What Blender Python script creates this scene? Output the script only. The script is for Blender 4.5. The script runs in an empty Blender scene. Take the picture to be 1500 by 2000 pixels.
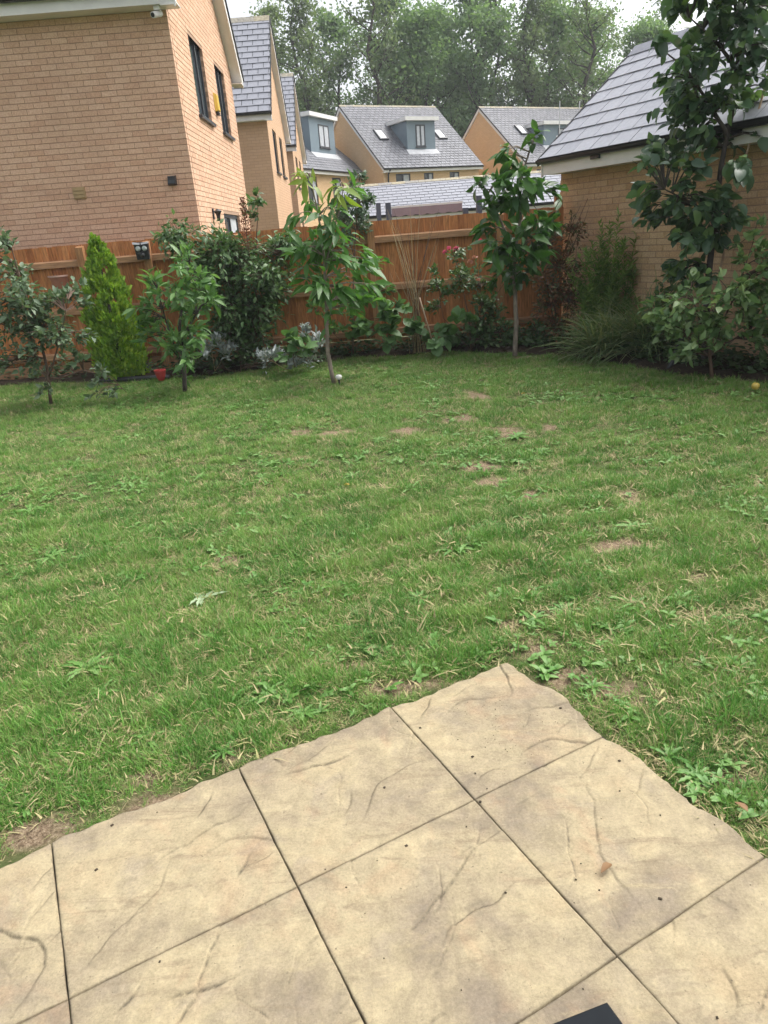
import bpy, math, random
import numpy as np
from mathutils import Vector, Matrix

random.seed(7)
rng = np.random.default_rng(7)
R = math.radians
scn = bpy.context.scene
COL = scn.collection

# ------------------------------------------------------------------ camera
cam_d = bpy.data.cameras.new('camera')
cam = bpy.data.objects.new('camera', cam_d)
COL.objects.link(cam)
scn.camera = cam
cam_d.sensor_fit = 'VERTICAL'
cam_d.sensor_height = 36.0
cam_d.lens = 1368.0 / 2000.0 * 36.0
cam_d.clip_start = 0.05
cam_d.clip_end = 2000
PITCH, ROLL = R(21.756), R(-4.523)
fw = Vector((0, math.cos(PITCH), -math.sin(PITCH)))
rt0 = Vector((1, 0, 0))
up0 = rt0.cross(fw)
rt = rt0 * math.cos(ROLL) + up0 * math.sin(ROLL)
up = -rt0 * math.sin(ROLL) + up0 * math.cos(ROLL)
M = Matrix((rt, up, -fw)).transposed().to_4x4()
M.translation = Vector((0, 0, 1.6756))
cam.matrix_world = M

# ------------------------------------------------------------------ light
SUN_EL, SUN_AZ = R(56), R(68)          # azimuth measured from +Y towards +X
world = bpy.data.worlds.new('World')
scn.world = world
world.use_nodes = True
wn, wl = world.node_tree.nodes, world.node_tree.links
bg = wn['Background']
sky = wn.new('ShaderNodeTexSky')
sky.sky_type = 'NISHITA'
sky.sun_disc = False
sky.sun_elevation = SUN_EL
sky.sun_rotation = SUN_AZ
sky.dust_density = 6.0
sky.air_density = 1.0
sky.ozone_density = 1.0
hs = wn.new('ShaderNodeHueSaturation')      # cloud cover: the blue is mostly veiled
hs.inputs['Saturation'].default_value = 0.30
wl.new(sky.outputs[0], hs.inputs['Color'])
wl.new(hs.outputs[0], bg.inputs['Color'])
bg.inputs['Strength'].default_value = 0.15
sun_d = bpy.data.lights.new('sun', 'SUN')
sun_d.energy = 0.9
sun_d.angle = R(60)
sun_d.color = (1.0, 0.96, 0.9)
sun = bpy.data.objects.new('sun', sun_d)
COL.objects.link(sun)
sd = Vector((math.sin(SUN_AZ) * math.cos(SUN_EL), math.cos(SUN_AZ) * math.cos(SUN_EL), math.sin(SUN_EL)))
sun.rotation_euler = sd.to_track_quat('Z', 'Y').to_euler()
scn.view_settings.view_transform = 'Standard'
scn.view_settings.look = 'None'
scn.view_settings.gamma = 1
scn.view_settings.exposure = 1.12
scn.view_settings.use_curve_mapping = False
scn.cycles.max_bounces = 5; scn.cycles.diffuse_bounces = 3; scn.cycles.glossy_bounces = 2; scn.cycles.transmission_bounces = 3
scn.render.resolution_x, scn.render.resolution_y = 768, 1024

# ------------------------------------------------------------------ helpers
def tag(o, label=None, cat=None, group=None, kind=None):
    if label: o['label'] = label
    if cat: o['category'] = cat
    if group: o['group'] = group
    if kind: o['kind'] = kind
    return o

def link(o, parent=None):
    COL.objects.link(o)
    if parent is not None: o.parent = parent
    return o

def thing(name, label, cat, loc=(0, 0, 0), rz=0.0, group=None):
    o = bpy.data.objects.new(name, None)
    o.empty_display_size = 0.1
    link(o)
    o.location = loc
    o.rotation_euler = (0, 0, rz)
    return tag(o, label, cat, group)

class MB:
    def __init__(s): s.v, s.f = [], []
    def add(s, vs, fs):
        n = len(s.v)
        s.v += [tuple(v) for v in vs]
        s.f += [tuple(i + n for i in f) for f in fs]
        return s
    def box(s, x0, x1, y0, y1, z0, z1):
        return s.add([(x0,y0,z0),(x1,y0,z0),(x1,y1,z0),(x0,y1,z0),(x0,y0,z1),(x1,y0,z1),(x1,y1,z1),(x0,y1,z1)],
                     [(0,3,2,1),(4,5,6,7),(0,1,5,4),(1,2,6,5),(2,3,7,6),(3,0,4,7)])
    def hexa(s, p):
        return s.add(p, [(0,3,2,1),(4,5,6,7),(0,1,5,4),(1,2,6,5),(2,3,7,6),(3,0,4,7)])
    def beam(s, a, b, w, h):
        a, b = Vector(a), Vector(b)
        d = (b - a).normalized()
        u = Vector((0, 0, 1)) if abs(d.z) < 0.95 else Vector((0, 1, 0))
        x = d.cross(u).normalized(); y = x.cross(d)
        c = [(-1,-1),(1,-1),(1,1),(-1,1)]
        return s.hexa([a + x*(i*w/2) + y*(j*h/2) for i, j in c] + [b + x*(i*w/2) + y*(j*h/2) for i, j in c])
    def tube(s, pts, rad, n=6):
        pts = [Vector(p) for p in pts]
        base = len(s.v)
        for i, p in enumerate(pts):
            d = (pts[min(i+1, len(pts)-1)] - pts[max(i-1, 0)]).normalized()
            u = Vector((0, 1, 0)) if abs(d.y) < 0.9 else Vector((1, 0, 0))
            x = d.cross(u).normalized(); y = d.cross(x)
            r = rad[i] if hasattr(rad, '__len__') else rad
            for k in range(n):
                a = 2*math.pi*k/n
                s.v.append(tuple(p + x*(r*math.cos(a)) + y*(r*math.sin(a))))
        for i in range(len(pts)-1):
            for k in range(n):
                k2 = (k+1) % n
                s.f.append((base+i*n+k, base+i*n+k2, base+(i+1)*n+k2, base+(i+1)*n+k))
        s.f.append(tuple(base+k for k in reversed(range(n))))
        s.f.append(tuple(base+(len(pts)-1)*n+k for k in range(n)))
        return s
    def lathe(s, prof, n=20, c=(0,0,0), a0=0.0, a1=2*math.pi):
        base = len(s.v); full = abs(a1-a0-2*math.pi) < 1e-6
        m = n if full else n+1
        for r, z in prof:
            for k in range(m):
                a = a0+(a1-a0)*k/n
                s.v.append((c[0]+r*math.cos(a), c[1]+r*math.sin(a), c[2]+z))
        for i in range(len(prof)-1):
            for k in range(n):
                k2 = (k+1) % m
                s.f.append((base+i*m+k, base+i*m+k2, base+(i+1)*m+k2, base+(i+1)*m+k))
        return s
    def mesh(s, name, mat, smooth=False):
        me = bpy.data.meshes.new(name)
        me.from_pydata(s.v, [], s.f)
        if mat: me.materials.append(mat)
        if smooth: me.shade_smooth()
        return me
    def build(s, name, mat, parent=None, smooth=False, kind=None):
        o = bpy.data.objects.new(name, s.mesh(name, mat, smooth))
        link(o, parent)
        if kind: o['kind'] = kind
        return o

def np_mesh(name, V, F, mat, smooth=False):
    me = bpy.data.meshes.new(name)
    V = np.asarray(V, np.float32); F = np.asarray(F, np.int32)
    me.vertices.add(len(V)); me.vertices.foreach_set('co', V.ravel())
    k = F.shape[1]
    me.loops.add(F.size); me.loops.foreach_set('vertex_index', F.ravel())
    me.polygons.add(len(F)); me.polygons.foreach_set('loop_start', np.arange(0, F.size, k, dtype=np.int32))
    if smooth: me.polygons.foreach_set('use_smooth', np.ones(len(F), bool))
    me.update(calc_edges=True)
    if mat: me.materials.append(mat)
    return me

def inst(me, name, parent, mat4):
    o = bpy.data.objects.new(name, me)
    o.parent = parent
    o.matrix_basis = mat4
    COL.objects.link(o)
    return o

# ------------------------------------------------------------------ materials
def new_mat(name):
    m = bpy.data.materials.new(name); m.use_nodes = True
    return m, m.node_tree.nodes, m.node_tree.links, m.node_tree.nodes['Principled BSDF']

def rand_value(n, l):
    oi = n.new('ShaderNodeObjectInfo'); ge = n.new('ShaderNodeNewGeometry')
    ad = n.new('ShaderNodeMath'); ad.operation = 'ADD'
    fr = n.new('ShaderNodeMath'); fr.operation = 'FRACT'
    l.new(oi.outputs['Random'], ad.inputs[0]); l.new(ge.outputs['Random Per Island'], ad.inputs[1])
    l.new(ad.outputs[0], fr.inputs[0])
    return fr.outputs[0]

def ramp(n, l, src, cols, pos=None):
    r = n.new('ShaderNodeValToRGB')
    e = r.color_ramp.elements
    k = len(cols)
    pos = pos or [i/(k-1) for i in range(k)]
    while len(e) < k: e.new(0.5)
    for i in range(k):
        e[i].position = pos[i]; e[i].color = (*cols[i], 1)
    l.new(src, r.inputs[0])
    return r.outputs['Color']

def noise(n, l, scale, detail=4, rough=0.6, vec=None, dist=0.0):
    t = n.new('ShaderNodeTexNoise')
    t.inputs['Scale'].default_value = scale; t.inputs['Detail'].default_value = detail
    t.inputs['Roughness'].default_value = rough; t.inputs['Distortion'].default_value = dist
    if vec is not None: l.new(vec, t.inputs['Vector'])
    return t.outputs['Fac']

def mix(n, l, fac, a, b, mode='MIX'):
    m = n.new('ShaderNodeMix'); m.data_type = 'RGBA'; m.blend_type = mode
    for sock, val in ((m.inputs[0], fac), (m.inputs[6], a), (m.inputs[7], b)):
        if isinstance(val, (int, float)): sock.default_value = val
        elif isinstance(val, tuple): sock.default_value = (*val, 1)
        else: l.new(val, sock)
    return m.outputs[2]

def world_pos(n): return n.new('ShaderNodeNewGeometry').outputs['Position']
def obj_pos(n): return n.new('ShaderNodeTexCoord').outputs['Object']

def bump(n, l, h, strength=0.4, dist=0.01):
    b = n.new('ShaderNodeBump'); b.inputs['Strength'].default_value = strength; b.inputs['Distance'].default_value = dist
    l.new(h, b.inputs['Height'])
    return b.outputs[0]

def plain(name, c, rough=0.6, c2=None, scale=8.0, metallic=0.0, bmp=0.0, spec=0.5):
    m, n, l, p = new_mat(name)
    c2 = c2 or tuple(x*0.82 for x in c)
    f = noise(n, l, scale, 5, 0.65, world_pos(n))
    l.new(ramp(n, l, f, [c2, c], [0.35, 0.65]), p.inputs['Base Color'])
    p.inputs['Roughness'].default_value = rough; p.inputs['Metallic'].default_value = metallic
    p.inputs['Specular IOR Level'].default_value = spec
    if bmp: l.new(bump(n, l, noise(n, l, scale*12, 3, 0.6, world_pos(n)), bmp, 0.004), p.inputs['Normal'])
    return m

def leaf_mat(name, cols, rough=0.45, trans=0.3, pos=None, spec=0.5):
    m, n, l, p = new_mat(name)
    c = ramp(n, l, rand_value(n, l), cols, pos)
    l.new(c, p.inputs['Base Color'])
    p.inputs['Roughness'].default_value = rough
    p.inputs['Specular IOR Level'].default_value = spec
    tr = n.new('ShaderNodeBsdfTranslucent')
    l.new(mix(n, l, 1.0, c, (1.25, 1.3, 0.75), 'MULTIPLY'), tr.inputs['Color'])
    ms = n.new('ShaderNodeMixShader'); ms.inputs[0].default_value = trans
    l.new(p.outputs[0], ms.inputs[1]); l.new(tr.outputs[0], ms.inputs[2])
    l.new(ms.outputs[0], n['Material Output'].inputs['Surface'])
    return m

def brick_mat(name, cols, stain):
    m, n, l, p = new_mat(name)
    c = ramp(n, l, rand_value(n, l), cols)
    wp = world_pos(n)
    g = noise(n, l, 55, 4, 0.7, wp)
    c = mix(n, l, 0.35, c, ramp(n, l, g, [(0.25,0.22,0.2), (0.95,0.9,0.85)], [0.3, 0.7]), 'OVERLAY')
    s = noise(n, l, 0.9, 5, 0.65, wp, 0.6)
    c = mix(n, l, ramp(n, l, s, [(0,0,0), (0.55,)*3], [0.48, 0.75]), c, stain)
    l.new(c, p.inputs['Base Color'])
    p.inputs['Roughness'].default_value = 0.9; p.inputs['Specular IOR Level'].default_value = 0.2
    l.new(bump(n, l, noise(n, l, 140, 4, 0.7, wp), 0.5, 0.004), p.inputs['Normal'])
    return m

def brick_tex(name, c1, c2, mortar):
    m, n, l, p = new_mat(name)
    tc = obj_pos(n)
    sep = n.new('ShaderNodeSeparateXYZ'); l.new(tc, sep.inputs[0])
    ad = n.new('ShaderNodeMath'); ad.operation = 'ADD'
    l.new(sep.outputs[0], ad.inputs[0]); l.new(sep.outputs[1], ad.inputs[1])
    cb = n.new('ShaderNodeCombineXYZ'); l.new(ad.outputs[0], cb.inputs[0]); l.new(sep.outputs[2], cb.inputs[1])
    b = n.new('ShaderNodeTexBrick')
    l.new(cb.outputs[0], b.inputs['Vector'])
    b.inputs['Color1'].default_value = (*c1, 1); b.inputs['Color2'].default_value = (*c2, 1)
    b.inputs['Mortar'].default_value = (*mortar, 1)
    b.inputs['Scale'].default_value = 1; b.inputs['Brick Width'].default_value = 0.225
    b.inputs['Row Height'].default_value = 0.075; b.inputs['Mortar Size'].default_value = 0.005
    b.inputs['Mortar Smooth'].default_value = 0.1
    s = noise(n, l, 0.7, 5, 0.6, world_pos(n))
    c = mix(n, l, ramp(n, l, s, [(0,0,0), (0.4,)*3], [0.5, 0.75]), b.outputs['Color'], mortar)
    l.new(c, p.inputs['Base Color'])
    p.inputs['Roughness'].default_value = 0.9; p.inputs['Specular IOR Level'].default_value = 0.2
    inv = n.new('ShaderNodeMath'); inv.operation = 'SUBTRACT'; inv.inputs[0].default_value = 1
    l.new(b.outputs['Fac'], inv.inputs[1])
    l.new(bump(n, l, inv.outputs[0], 0.6, 0.006), p.inputs['Normal'])
    return m

def rand_plain(name, cols, rough=0.6, scale=30, grain=0.3, stretch=None, spec=0.4, bmp=0.2):
    """colour picked per piece, with fine grain"""
    m, n, l, p = new_mat(name)
    c = ramp(n, l, rand_value(n, l), cols)
    vec = world_pos(n)
    if stretch:
        mp = n.new('ShaderNodeMapping'); mp.inputs['Scale'].default_value = stretch
        l.new(vec, mp.inputs['Vector']); vec = mp.outputs[0]
    g = noise(n, l, scale, 5, 0.65, vec)
    c = mix(n, l, grain, c, ramp(n, l, g, [(0.12,)*3, (0.9,)*3], [0.3, 0.7]), 'OVERLAY')
    l.new(c, p.inputs['Base Color'])
    p.inputs['Roughness'].default_value = rough; p.inputs['Specular IOR Level'].default_value = spec
    if bmp: l.new(bump(n, l, g, bmp, 0.003), p.inputs['Normal'])
    return m

MT = {}
MT['brick'] = brick_mat('buff_brick', [(0.55,0.345,0.235), (0.59,0.385,0.268), (0.63,0.42,0.298), (0.57,0.37,0.252)], (0.48,0.31,0.215))
MT['brick_g'] = brick_mat('garage_brick', [(0.46,0.30,0.175), (0.53,0.36,0.22), (0.57,0.40,0.255), (0.49,0.32,0.19)], (0.37,0.245,0.155))
MT['mortar'] = plain('mortar', (0.40,0.26,0.175), 0.95, scale=20)
MT['brick_row'] = brick_tex('buff_brick_row', (0.56,0.37,0.235), (0.52,0.34,0.21), (0.42,0.275,0.17))
MT['brick_far'] = brick_tex('yellow_brick_far', (0.70,0.48,0.27), (0.65,0.435,0.24), (0.53,0.36,0.21))
MT['slate'] = rand_plain('slate', [(0.22,0.23,0.265), (0.25,0.26,0.295), (0.235,0.245,0.28)], 0.45, 18, 0.15, bmp=0.1)
MT['slate_pale'] = rand_plain('pale_slate', [(0.30,0.31,0.345), (0.345,0.355,0.39), (0.32,0.33,0.365)], 0.4, 18, 0.15, bmp=0.1)
MT['slate_old'] = rand_plain('weathered_slate', [(0.115,0.12,0.137), (0.165,0.17,0.188), (0.135,0.14,0.156)], 0.55, 4, 0.35, bmp=0.1)
MT['underlay'] = plain('dark_underlay', (0.025,0.027,0.03), 0.8)
MT['ridge'] = rand_plain('lichened_ridge', [(0.30,0.27,0.20), (0.36,0.32,0.22), (0.26,0.25,0.23)], 0.85, 14, 0.5)
MT['white'] = plain('white_upvc', (0.80,0.78,0.75), 0.4, (0.72,0.70,0.67), 3)
MT['black'] = plain('black_plastic', (0.022,0.023,0.026), 0.35, scale=5)
MT['anthracite'] = plain('anthracite_frame', (0.045,0.05,0.06), 0.4)
MT['cladding'] = plain('blue_grey_cladding', (0.17,0.225,0.26), 0.6, (0.15,0.20,0.235), 2)
MT['post_grey'] = plain('slate_blue_paint', (0.085,0.10,0.14), 0.5)
MT['mauve'] = plain('mauve_fabric', (0.33,0.25,0.27), 0.9, scale=3)
MT['yellow'] = plain('yellow_plastic', (0.75,0.48,0.06), 0.4)
MT['terracotta'] = plain('terracotta_plastic', (0.42,0.17,0.11), 0.6)
MT['red'] = plain('red_plastic', (0.5,0.05,0.05), 0.45)
MT['silver'] = plain('silver_plastic', (0.6,0.6,0.6), 0.3, metallic=0.6)
MT['lead'] = plain('lead_flashing', (0.42,0.44,0.46), 0.6, (0.3,0.31,0.33), 3)
MT['vent'] = plain('buff_vent', (0.42,0.30,0.15), 0.7)
def glass_mat(name, c, rough=0.04):
    m, n, l, p = new_mat(name)
    f = noise(n, l, 1.3, 3, 0.5, world_pos(n))
    l.new(ramp(n, l, f, [c, tuple(x*1.8 for x in c)], [0.4, 0.62]), p.inputs['Base Color'])
    p.inputs['Roughness'].default_value = rough; p.inputs['Specular IOR Level'].default_value = 0.9
    return m
MT['glass'] = glass_mat('window_glass', (0.035,0.045,0.05))
MT['curtain'] = plain('net_curtain', (0.55,0.57,0.60), 0.5, (0.4,0.42,0.45), 6)
MT['fence'] = rand_plain('cedar_stained_wood', [(0.32,0.115,0.038), (0.43,0.17,0.058), (0.50,0.215,0.08), (0.37,0.14,0.048)], 0.75, 9, 0.6, (6, 6, 0.6))
MT['rail'] = rand_plain('weathered_rail', [(0.30,0.165,0.085), (0.36,0.20,0.10)], 0.8, 9, 0.5, (0.6, 6, 6))
MT['post'] = rand_plain('pine_post', [(0.34,0.17,0.07), (0.40,0.20,0.085)], 0.75, 9, 0.5, (6, 6, 0.6))
MT['bark'] = rand_plain('grey_bark', [(0.17,0.14,0.11), (0.22,0.18,0.145)], 0.9, 30, 0.6, (1, 1, 0.35), bmp=0.5)
MT['bark_dark'] = rand_plain('dark_bark', [(0.05,0.042,0.035), (0.07,0.058,0.048)], 0.9, 25, 0.6, (1, 1, 0.3), bmp=0.5)
MT['twig'] = plain('brown_twig', (0.12,0.075,0.05), 0.85)
MT['straw'] = plain('dry_straw', (0.42,0.33,0.18), 0.8)
MT['cane'] = plain('bamboo_cane', (0.42,0.29,0.19), 0.6)
MT['rust'] = leaf_mat('rusty_seed', [(0.16,0.05,0.03), (0.25,0.09,0.05)], 0.9, 0.1)
MT['l_walnut'] = leaf_mat('fresh_green_leaf', [(0.055,0.15,0.028), (0.08,0.20,0.035), (0.10,0.235,0.05), (0.085,0.18,0.06)], 0.38, 0.38)
MT['l_walnut_young'] = leaf_mat('young_leaf', [(0.19,0.28,0.035), (0.25,0.33,0.045), (0.14,0.26,0.04)], 0.4, 0.4)
MT['l_cherry'] = leaf_mat('cherry_leaf', [(0.035,0.10,0.022), (0.055,0.145,0.028), (0.08,0.18,0.04), (0.045,0.115,0.035)], 0.34, 0.32)
MT['l_sapling'] = leaf_mat('sapling_leaf', [(0.07,0.17,0.045), (0.11,0.23,0.062), (0.165,0.29,0.095)], 0.42, 0.35)
MT['l_pear'] = leaf_mat('pear_leaf', [(0.04,0.085,0.042), (0.06,0.12,0.058), (0.085,0.155,0.075), (0.13,0.215,0.065)], 0.33, 0.3)
MT['l_lime'] = leaf_mat('lime_leaf', [(0.28,0.36,0.05), (0.22,0.30,0.04)], 0.45, 0.4)
MT['l_apple'] = leaf_mat('apple_leaf', [(0.09,0.175,0.06), (0.14,0.245,0.085), (0.215,0.325,0.13), (0.29,0.385,0.19)], 0.4, 0.32)
MT['l_left'] = leaf_mat('greyish_leaf', [(0.07,0.125,0.06), (0.115,0.18,0.095), (0.17,0.23,0.14)], 0.5, 0.3)
MT['l_conifer'] = leaf_mat('lime_conifer', [(0.13,0.26,0.03), (0.22,0.37,0.035), (0.32,0.45,0.05)], 0.65, 0.3)
MT['l_climber'] = leaf_mat('climber_leaf', [(0.045,0.10,0.035), (0.08,0.155,0.055), (0.115,0.20,0.075), (0.15,0.24,0.10)], 0.42, 0.3)
MT['l_grey'] = leaf_mat('blue_green_leaf', [(0.06,0.11,0.065), (0.10,0.165,0.10), (0.15,0.22,0.145)], 0.45, 0.28)
MT['l_silver'] = leaf_mat('silver_leaf', [(0.34,0.38,0.38), (0.45,0.48,0.48), (0.25,0.31,0.29)], 0.9, 0.1, spec=0.1)
MT['l_broad'] = leaf_mat('bramble_leaf', [(0.09,0.19,0.06), (0.13,0.24,0.085), (0.11,0.205,0.08)], 0.45, 0.3)
MT['l_rose'] = leaf_mat('rose_leaf', [(0.06,0.125,0.045), (0.095,0.17,0.06), (0.14,0.20,0.07)], 0.42, 0.28)
MT['l_brown'] = leaf_mat('browning_leaf', [(0.15,0.06,0.035), (0.22,0.11,0.05), (0.12,0.12,0.05), (0.075,0.13,0.05)], 0.6, 0.2)
MT['l_upright'] = leaf_mat('upright_leaf', [(0.11,0.21,0.05), (0.17,0.28,0.065), (0.25,0.36,0.09)], 0.5, 0.4)
MT['l_clump'] = leaf_mat('sedge_leaf', [(0.12,0.20,0.08), (0.19,0.28,0.11), (0.34,0.34,0.18)], 0.5, 0.35)
MT['l_dark'] = leaf_mat('ground_cover_leaf', [(0.04,0.08,0.028), (0.075,0.13,0.045)], 0.5, 0.25)
MT['pink'] = leaf_mat('pink_petal', [(0.62,0.10,0.22), (0.72,0.17,0.30)], 0.6, 0.25)
MT['pink_pale'] = leaf_mat('faded_petal', [(0.6,0.28,0.25), (0.68,0.36,0.32)], 0.6, 0.25)
MT['bg_a'] = leaf_mat('far_leaf_mid', [(0.105,0.18,0.085), (0.14,0.23,0.105), (0.185,0.28,0.13)], 0.6, 0.42)
MT['bg_b'] = leaf_mat('far_leaf_olive', [(0.12,0.175,0.085), (0.155,0.215,0.105), (0.195,0.26,0.13)], 0.6, 0.42)
MT['bg_c'] = leaf_mat('far_leaf_light', [(0.13,0.22,0.095), (0.17,0.275,0.12), (0.22,0.33,0.15)], 0.6, 0.42)

# ------------------------------------------------------------------ ground, lawn, bed
def struct(o): o['kind'] = 'structure'; return o

def soil_mat(name, cols, pos, scale, bmp):
    m, n, l, p = new_mat(name)
    wp = world_pos(n)
    f = noise(n, l, scale, 8, 0.75, wp)
    l.new(ramp(n, l, f, cols, pos), p.inputs['Base Color'])
    p.inputs['Roughness'].default_value = 0.95; p.inputs['Specular IOR Level'].default_value = 0.15
    l.new(bump(n, l, noise(n, l, scale*4, 8, 0.8, wp), bmp, 0.02), p.inputs['Normal'])
    return m
m_thatch = soil_mat('thatch_soil', [(0.075,0.055,0.033), (0.15,0.115,0.065), (0.24,0.185,0.11)], [0.3, 0.5, 0.72], 30, 0.8)
m_soil = soil_mat('bed_soil', [(0.022,0.016,0.011), (0.05,0.036,0.024), (0.085,0.062,0.042)], [0.3, 0.55, 0.8], 22, 1.0)
m_far = soil_mat('far_ground', [(0.06,0.085,0.03), (0.09,0.11,0.045), (0.12,0.12,0.07)], [0.3, 0.5, 0.7], 0.5, 0.3)

gm = MB(); gm.add([(-900,-300,-0.06),(900,-300,-0.06),(900,1500,-0.06),(-900,1500,-0.06)], [(0,1,2,3)])
struct(gm.build('ground', m_far))

def fnoise(x, y, seed=0, oct=4, f0=1.0):
    r = np.random.default_rng(seed); z = np.zeros_like(x)
    for o in range(oct):
        for _ in range(3):
            a = r.uniform(0, 2*np.pi); ph = r.uniform(0, 6.28)
            z += np.sin((x*np.cos(a)+y*np.sin(a))*f0*2**o*r.uniform(.7,1.3)*2*np.pi+ph)/2**o/3
    return z

def grid(x0, x1, y0, y1, nx, ny):
    X, Y = np.meshgrid(np.linspace(x0, x1, nx), np.linspace(y0, y1, ny))
    i = np.arange(nx*ny).reshape(ny, nx)
    F = np.stack([i[:-1,:-1], i[:-1,1:], i[1:,1:], i[1:,:-1]], -1).reshape(-1, 4)
    return X.ravel(), Y.ravel(), F

def lawn_z(x, y):
    return -0.018 + 0.010*fnoise(np.asarray(x, float), np.asarray(y, float), 3, 3, 0.35)
gx, gy, gf = grid(-9, 6.5, -1.5, 11.4, 420, 350)
# worn spots: (x, y, half width, half depth)
BARE = [(0.82,6.48,.18,.20),(1.14,5.97,.12,.18),(1.53,5.9,.12,.13),(0.27,6.18,.14,.22),(-0.37,6.3,.19,.1),(-0.73,6.41,.12,.1),(0.76,4.99,.15,.16),(0.79,4.63,.11,.16),(0.97,4.3,.12,.14),(1.58,4.17,.11,.2),(1.28,3.47,.2,.13),(0.62,2.52,.17,.12),(0.87,2.18,.2,.10),(0.68,2.34,.12,.09),(0.51,2.72,.06,.08),(0.27,2.61,.09,.05),(-0.16,2.53,.12,.08),(-0.01,2.35,.16,.07),(-0.92,1.95,.11,.06),(-1.2,1.73,.13,.08),(-0.94,3.71,.12,.1),(1.08,7.36,.15,.18),(1.54,3.05,.14,.08),(-0.61,2.01,.08,.04),(1.05,1.73,.12,.05),(-0.78,1.81,.17,.05),(1.95,9.42,.22,.16)]
def worn(x, y):
    w = np.zeros_like(x); nz_ = fnoise(x, y, 55, 5, 3.0)+.5*fnoise(x, y, 56, 3, 11.0)
    for bx0, by0, ra, rb in BARE:
        d = np.sqrt(((x-bx0)/ra)**2+((y-by0)/rb)**2)+.5*nz_
        w = np.maximum(w, 1-np.clip((d-.5)/.7, 0, 1))
    return w
lawn = bpy.data.objects.new('lawn', np_mesh('lawn', np.stack([gx, gy, np.minimum(lawn_z(gx, gy), -0.009)], -1), gf, m_thatch, True))
lawn.data.attributes.new('worn', 'FLOAT', 'POINT').data.foreach_set('value', worn(gx, gy).astype(np.float32))
def thatch_colours(m):
    n, l = m.node_tree.nodes, m.node_tree.links
    p = n['Principled BSDF']; wp = world_pos(n)
    at = n.new('ShaderNodeAttribute'); at.attribute_name = 'worn'
    turf = ramp(n, l, noise(n, l, 24, 8, .75, wp), [(0.05,0.055,0.022), (0.085,0.115,0.035), (0.13,0.15,0.06)], [.32, .5, .68])
    dry = ramp(n, l, noise(n, l, 60, 8, .85, wp), [(0.07,0.05,0.032), (0.23,0.165,0.105), (0.40,0.32,0.215)], [.38, .5, .62])
    l.new(mix(n, l, at.outputs['Fac'], turf, dry), p.inputs['Base Color'])
thatch_colours(m_thatch)
struct(link(lawn))

# edge of the lawn against the planted bed, and the fence / wall line behind it
EDGE = [(-9.0,10.3),(-5.48,10.42),(-4.41,10.2),(-3.46,9.85),(-2.81,9.78),(-2.35,9.87),(-1.78,9.94),(-1.23,10.13),(-0.65,10.25),(-0.2,10.34),(0.56,10.3),(1.17,10.28),(1.69,9.9),(2.18,9.56),(2.57,9.2),(2.93,8.48),(3.26,7.76),(3.62,7.31),(3.91,6.84),(4.5,5.9),(5.6,4.0)]
BACK = [(-9.0,10.9),(-5.4,10.9),(-4.4,10.9),(-3.5,10.9),(-2.9,10.9),(-2.35,10.9),(-1.8,10.9),(-1.2,10.9),(-0.6,10.9),(-0.2,10.9),(0.56,10.9),(1.17,10.9),(1.9,10.9),(2.6,10.9),(3.0,10.75),(3.42,9.95),(3.83,9.15),(4.2,8.4),(4.6,7.6),(5.2,6.4),(6.2,4.4)]
ev, bv = np.array(EDGE), np.array(BACK)
t = np.linspace(0, len(EDGE)-1, 360)
ex = np.interp(t, np.arange(len(EDGE)), ev[:,0]); ey = np.interp(t, np.arange(len(EDGE)), ev[:,1]) + 0.05*fnoise(t, t*0, 5, 4, 0.7)
bx_ = np.interp(t, np.arange(len(BACK)), bv[:,0]); by_ = np.interp(t, np.arange(len(BACK)), bv[:,1])
V = []
NS = 16
for k in range(NS):
    s = k/(NS-1)
    x = ex*(1-s)+bx_*s; y = ey*(1-s)+by_*s
    z = -0.02 + min(1, s*8)*(0.055 + 0.03*fnoise(x, y, 11, 5, 1.2))
    V.append(np.stack([x, y, z], -1))
i = np.arange(NS*360).reshape(NS, 360)
bf = np.stack([i[:-1,:-1], i[:-1,1:], i[1:,1:], i[1:,:-1]], -1).reshape(-1, 4)
bed = bpy.data.objects.new('flower_bed', np_mesh('flower_bed', np.concatenate(V), bf, m_soil, True))
struct(link(bed))

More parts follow.
